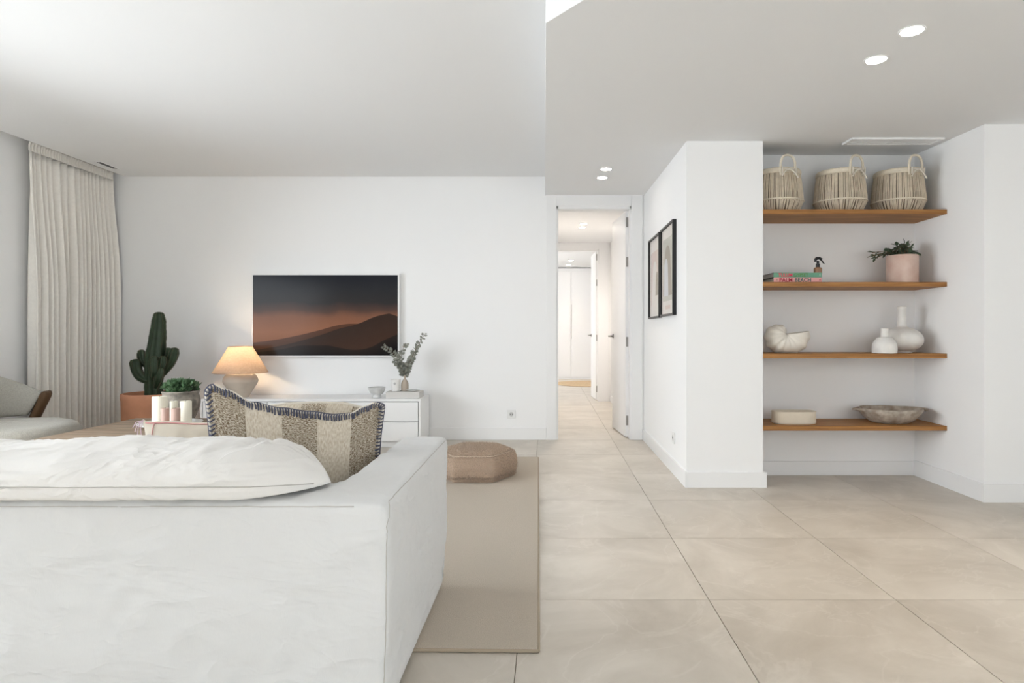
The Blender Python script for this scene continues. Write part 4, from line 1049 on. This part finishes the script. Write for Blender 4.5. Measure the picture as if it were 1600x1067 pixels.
# ------------------------------------------------------------------ cactus in its terracotta planter
CXp, CYp = -3.640, 5.75; CR = .262
t = thing('cactus_planter', 'wide terracotta planter beside the sideboard, holding a tall cactus', 'planter', (CXp, CYp, 0))
auto(MB().lathe([(.0001, 0), (CR - .02, 0), (CR - .012, .006), (CR - .004, .46), (CR, .47), (CR, .518), (CR - .004, .523), (CR - .022, .523), (CR - .026, .518), (CR - .03, .44), (.0001, .44)], 64).build('pot', terra_m, t), 50)
MB().lathe([(.0001, .452), (CR - .029, .45)], 32).build('soil', soil_m, t)
ct = thing('cactus', 'tall dark green branching cactus growing in the terracotta planter', 'cactus', (CXp, CYp, .44))
def ribbed(name, path, rad, nr, m, parent, seg=26):
    P_ = catmull(path, 8); N = len(P_); n = nr * 8
    def R(t_): return interp(t_, rad)
    mb = MB(); up = None
    for i, p in enumerate(P_):
        tg = (P_[min(i + 1, N - 1)] - P_[max(i - 1, 0)]).normalized()
        if up is None: up = Vector((0, -1, 0))
        a = (up - tg * up.dot(tg)).normalized(); b = tg.cross(a); up = a
        r = max(R(i / (N - 1)), .002)
        for q in range(n):
            g = 2 * PI * q / n; w_ = abs(math.cos(g * nr / 2))
            rr = r * (.74 + .26 * w_ ** 1.4) * (1 + .022 * w_ ** 6 * math.sin(i * 2.1))
            mb.v.append(tuple(p + (a * math.cos(g) + b * math.sin(g)) * rr))
    for i in range(N - 1):
        for q in range(n):
            mb.f.append((i * n + q, i * n + (q + 1) % n, (i + 1) * n + (q + 1) % n, (i + 1) * n + q))
    mb.f.append(tuple(range(n))); mb.f.append(tuple((N - 1) * n + q for q in range(n)))
    o = mb.build(name, m, parent, True)
    sp = MB()
    for i in range(1, N - 1):
        for k in range(nr):
            for h_ in (0, 1):
                j = i * n + k * 8
                A = Vector(mb.v[j]); c = P_[i]; d = (A - c).normalized()
                if h_: A = A.lerp(Vector(mb.v[j + n]), .5)
                sp.tube([A, A + d * .006], [.0022, .0006], 4, False)
    sp.build('spines', spine_m, o)['kind'] = 'stuff'
k = CYp / F
def cp(px, py, dy=0.0):     # a point of the cactus from its place in the photograph, at the planter's own distance
    p = pt(px, py, CYp + dy); return (p.x - CXp, dy, p.z - .44)
ribbed('trunk', [(0, 0, .012), cp(240, 600), cp(243, 560), cp(246, 530), cp(248, 505), cp(248.3, 492), cp(248.3, 487.5)], [(0, .072), (.17, .074), (.33, .084), (.5, .070), (.67, .058), (.83, .042), (.93, .028), (1, .004)], 6, cact_m, ct)
ARM = [(0, .018), (.12, .032), (.4, .046), (.75, .050), (.92, .036), (1, .004)]
def sr(f): return [(a, b * f) for a, b in ARM]
ribbed('arm', [cp(235, 596, -.02), cp(223, 591, -.03), cp(214.5, 580, -.03), cp(212, 567, -.03), cp(211, 561, -.03)], sr(.98), 5, cact_m, ct)
ribbed('arm', [cp(236, 575, .02), cp(225, 567, .02), cp(221.5, 557, .02), cp(221, 546, .02)], sr(.74), 5, cact_m, ct)
ribbed('arm', [cp(241, 592, -.06), cp(241.5, 582, -.085), cp(241, 570, -.09), cp(241, 556, -.085)], sr(.93), 5, cact_m, ct)
ribbed('arm', [cp(243, 606, -.06), cp(247, 594, -.085), cp(250, 584, -.085), cp(252, 574, -.08)], sr(.78), 5, cact_m, ct)
ribbed('arm', [cp(252, 588, 0), cp(262, 575, 0), cp(269, 562, 0), cp(272, 552, 0), cp(274, 543, 0)], sr(.86), 5, cact_m, ct)
ribbed('arm', [cp(253, 570, .03), cp(259, 560, .04), cp(262, 552, .04), cp(262.5, 543, .04)], sr(.76), 5, cact_m, ct)
ribbed('arm', [cp(250, 585, -.05), cp(253.5, 573, -.07), cp(255, 566, -.07), cp(255, 556, -.065)], sr(.70), 5, cact_m, ct)

# ------------------------------------------------------------------ armchair at the left
def armchair():
    ox, oy = -3.85, 4.42
    t = thing('armchair', 'grey boucle armchair with dark wooden arm end, left of the coffee table', 'armchair', (ox, oy, 0))
    R = .43
    sp = [(.0, .18), (.80, .18), (.93, .20), (1.0, .26), (1.02, .33), (.98, .39), (.86, .425), (.6, .437), (.3, .439), (0, .44)]
    sec = catmull([(a, 0, b) for a, b in sp], 4)
    def sf(u, v):
        p = sec[round(v * (len(sec) - 1))]; a = 2 * PI * u; r = R * max(p.x, .0005)
        nz = noise.noise(Vector((math.cos(a) * 2, math.sin(a) * 2, p.z * 5))) * .006
        return (r * math.cos(a), r * math.sin(a), p.z + nz * (p.x < .9))
    MB().grid(64, len(sec), sf, True).build('seat', boucle_m, t, True)
    A0, A1 = math.radians(104), math.radians(285)
    def bfn(u, v):
        a = A0 + (A1 - A0) * u; a0_ = a
        e = math.sin(PI * min(1, max(0, u)))
        ztop = .612 + .235 * math.sin(PI / 2 * min(1, min(u, 1 - u) * 2.1)); zb = .435 - .02 * e
        th = .055 + .03 * e; g_ = 2 * PI * v
        cz, hz = (ztop + zb) / 2, (ztop - zb) / 2
        c_, s_ = math.cos(g_), math.sin(g_)
        ex = abs(c_) ** .7 * (1 if c_ > 0 else -1); ez = abs(s_) ** .55 * (1 if s_ > 0 else -1)
        z = cz + hz * ez; flare = .12 * (z - zb) * e + .05 * (z - zb)
        r = R + .004 + th / 2 + ex * th / 2 + flare * .5
        a += math.radians(11 - 12 * (z - zb) / (ztop - zb)) * (1 - u); x = r * math.cos(a)
        return (max(x, -.535), r * math.sin(a), z)
    mb = MB().grid(60, 28, bfn, False, True); mb.f.append(tuple(j * 60 for j in range(28))); mb.f.append(tuple(j * 60 + 59 for j in reversed(range(28))))
    mb.build('backrest', boucle_m, t, True)
    # wooden arm ends running down into legs
    for (top, bot) in (((pt(73, 617, 4.875).x - ox, .455, .602), (pt(56, 650, 4.875).x - ox, .455, .43)),):
        tv, bv = Vector(top), Vector(bot); d = (tv - bv).normalized(); low = bv - d * .26
        mb = MB(); n = 14
        for p_, w_ in ((low, .030), (bv, .030), (tv - d * .02, .031), (tv + d * .004, .025), (tv + d * .018, .010)):
            ax_ = Vector((d.z, 0, -d.x)).normalized(); ay_ = Vector((0, 1, 0))
            for q in range(n):
                g_ = 2 * PI * q / n; c_, s_ = math.cos(g_), math.sin(g_)
                mb.v.append(tuple(p_ + ax_ * w_ * abs(c_) ** .6 * (1 if c_ > 0 else -1) + ay_ * .036 * abs(s_) ** .6 * (1 if s_ > 0 else -1)))
        for i in range(4):
            for q in range(n): mb.f.append((i * n + q, i * n + (q + 1) % n, (i + 1) * n + (q + 1) % n, (i + 1) * n + q))
        mb.f.append(tuple(range(n))); mb.f.append(tuple(4 * n + q for q in range(n)))
        auto(mb.build('arm_end', walnut_m, t), 50)
    for a in (45, 135, 225, 315):
        c_, s_ = math.cos(math.radians(a)) * .28, math.sin(math.radians(a)) * .28
        MB().tube([(c_ * 1.15, s_ * 1.15, .0), (c_, s_, .19)], [.016, .024], 12).build('leg', walnut_m, t, True)
armchair()

# ------------------------------------------------------------------ bedroom wardrobe and jute rug
t = thing('wardrobe', 'white built-in wardrobe at the far end of the bedroom', 'wardrobe', (0, 14.6, 0))
MB().box(-1.57, .022, 0, 2.57, .58, 2.60).build('body', door_m, t)
for i in range(-3, 5):
    x = .525 * i
    if x < -1.58 or x > 2.1: continue
    d = bev(MB().box(x + .003, 0, .045, min(x + .522, 2.565), .021, 2.52).build('wardrobe_door', door_m, t), .002)
    MB().box(x + .004, -.006, .95, x + .018, .0, 2.0 if False else 1.75).build('finger_grip', dark_m if False else mat('grip_grey', (.5, .48, .46), .6), d)
MB().box(-1.57, .03 - .028, .0, 2.565, .021, .04).build('plinth', door_m, t)
o = MB().lathe([(.0001, .001), (.74, .001), (.75, .005), (.745, .010), (.0001, .012)], 64).build('jute_rug', jute_m); o.location = (.85, 13.25, 0)
tag(o, 'round tan jute rug on the bedroom floor through the doorways', 'rug')
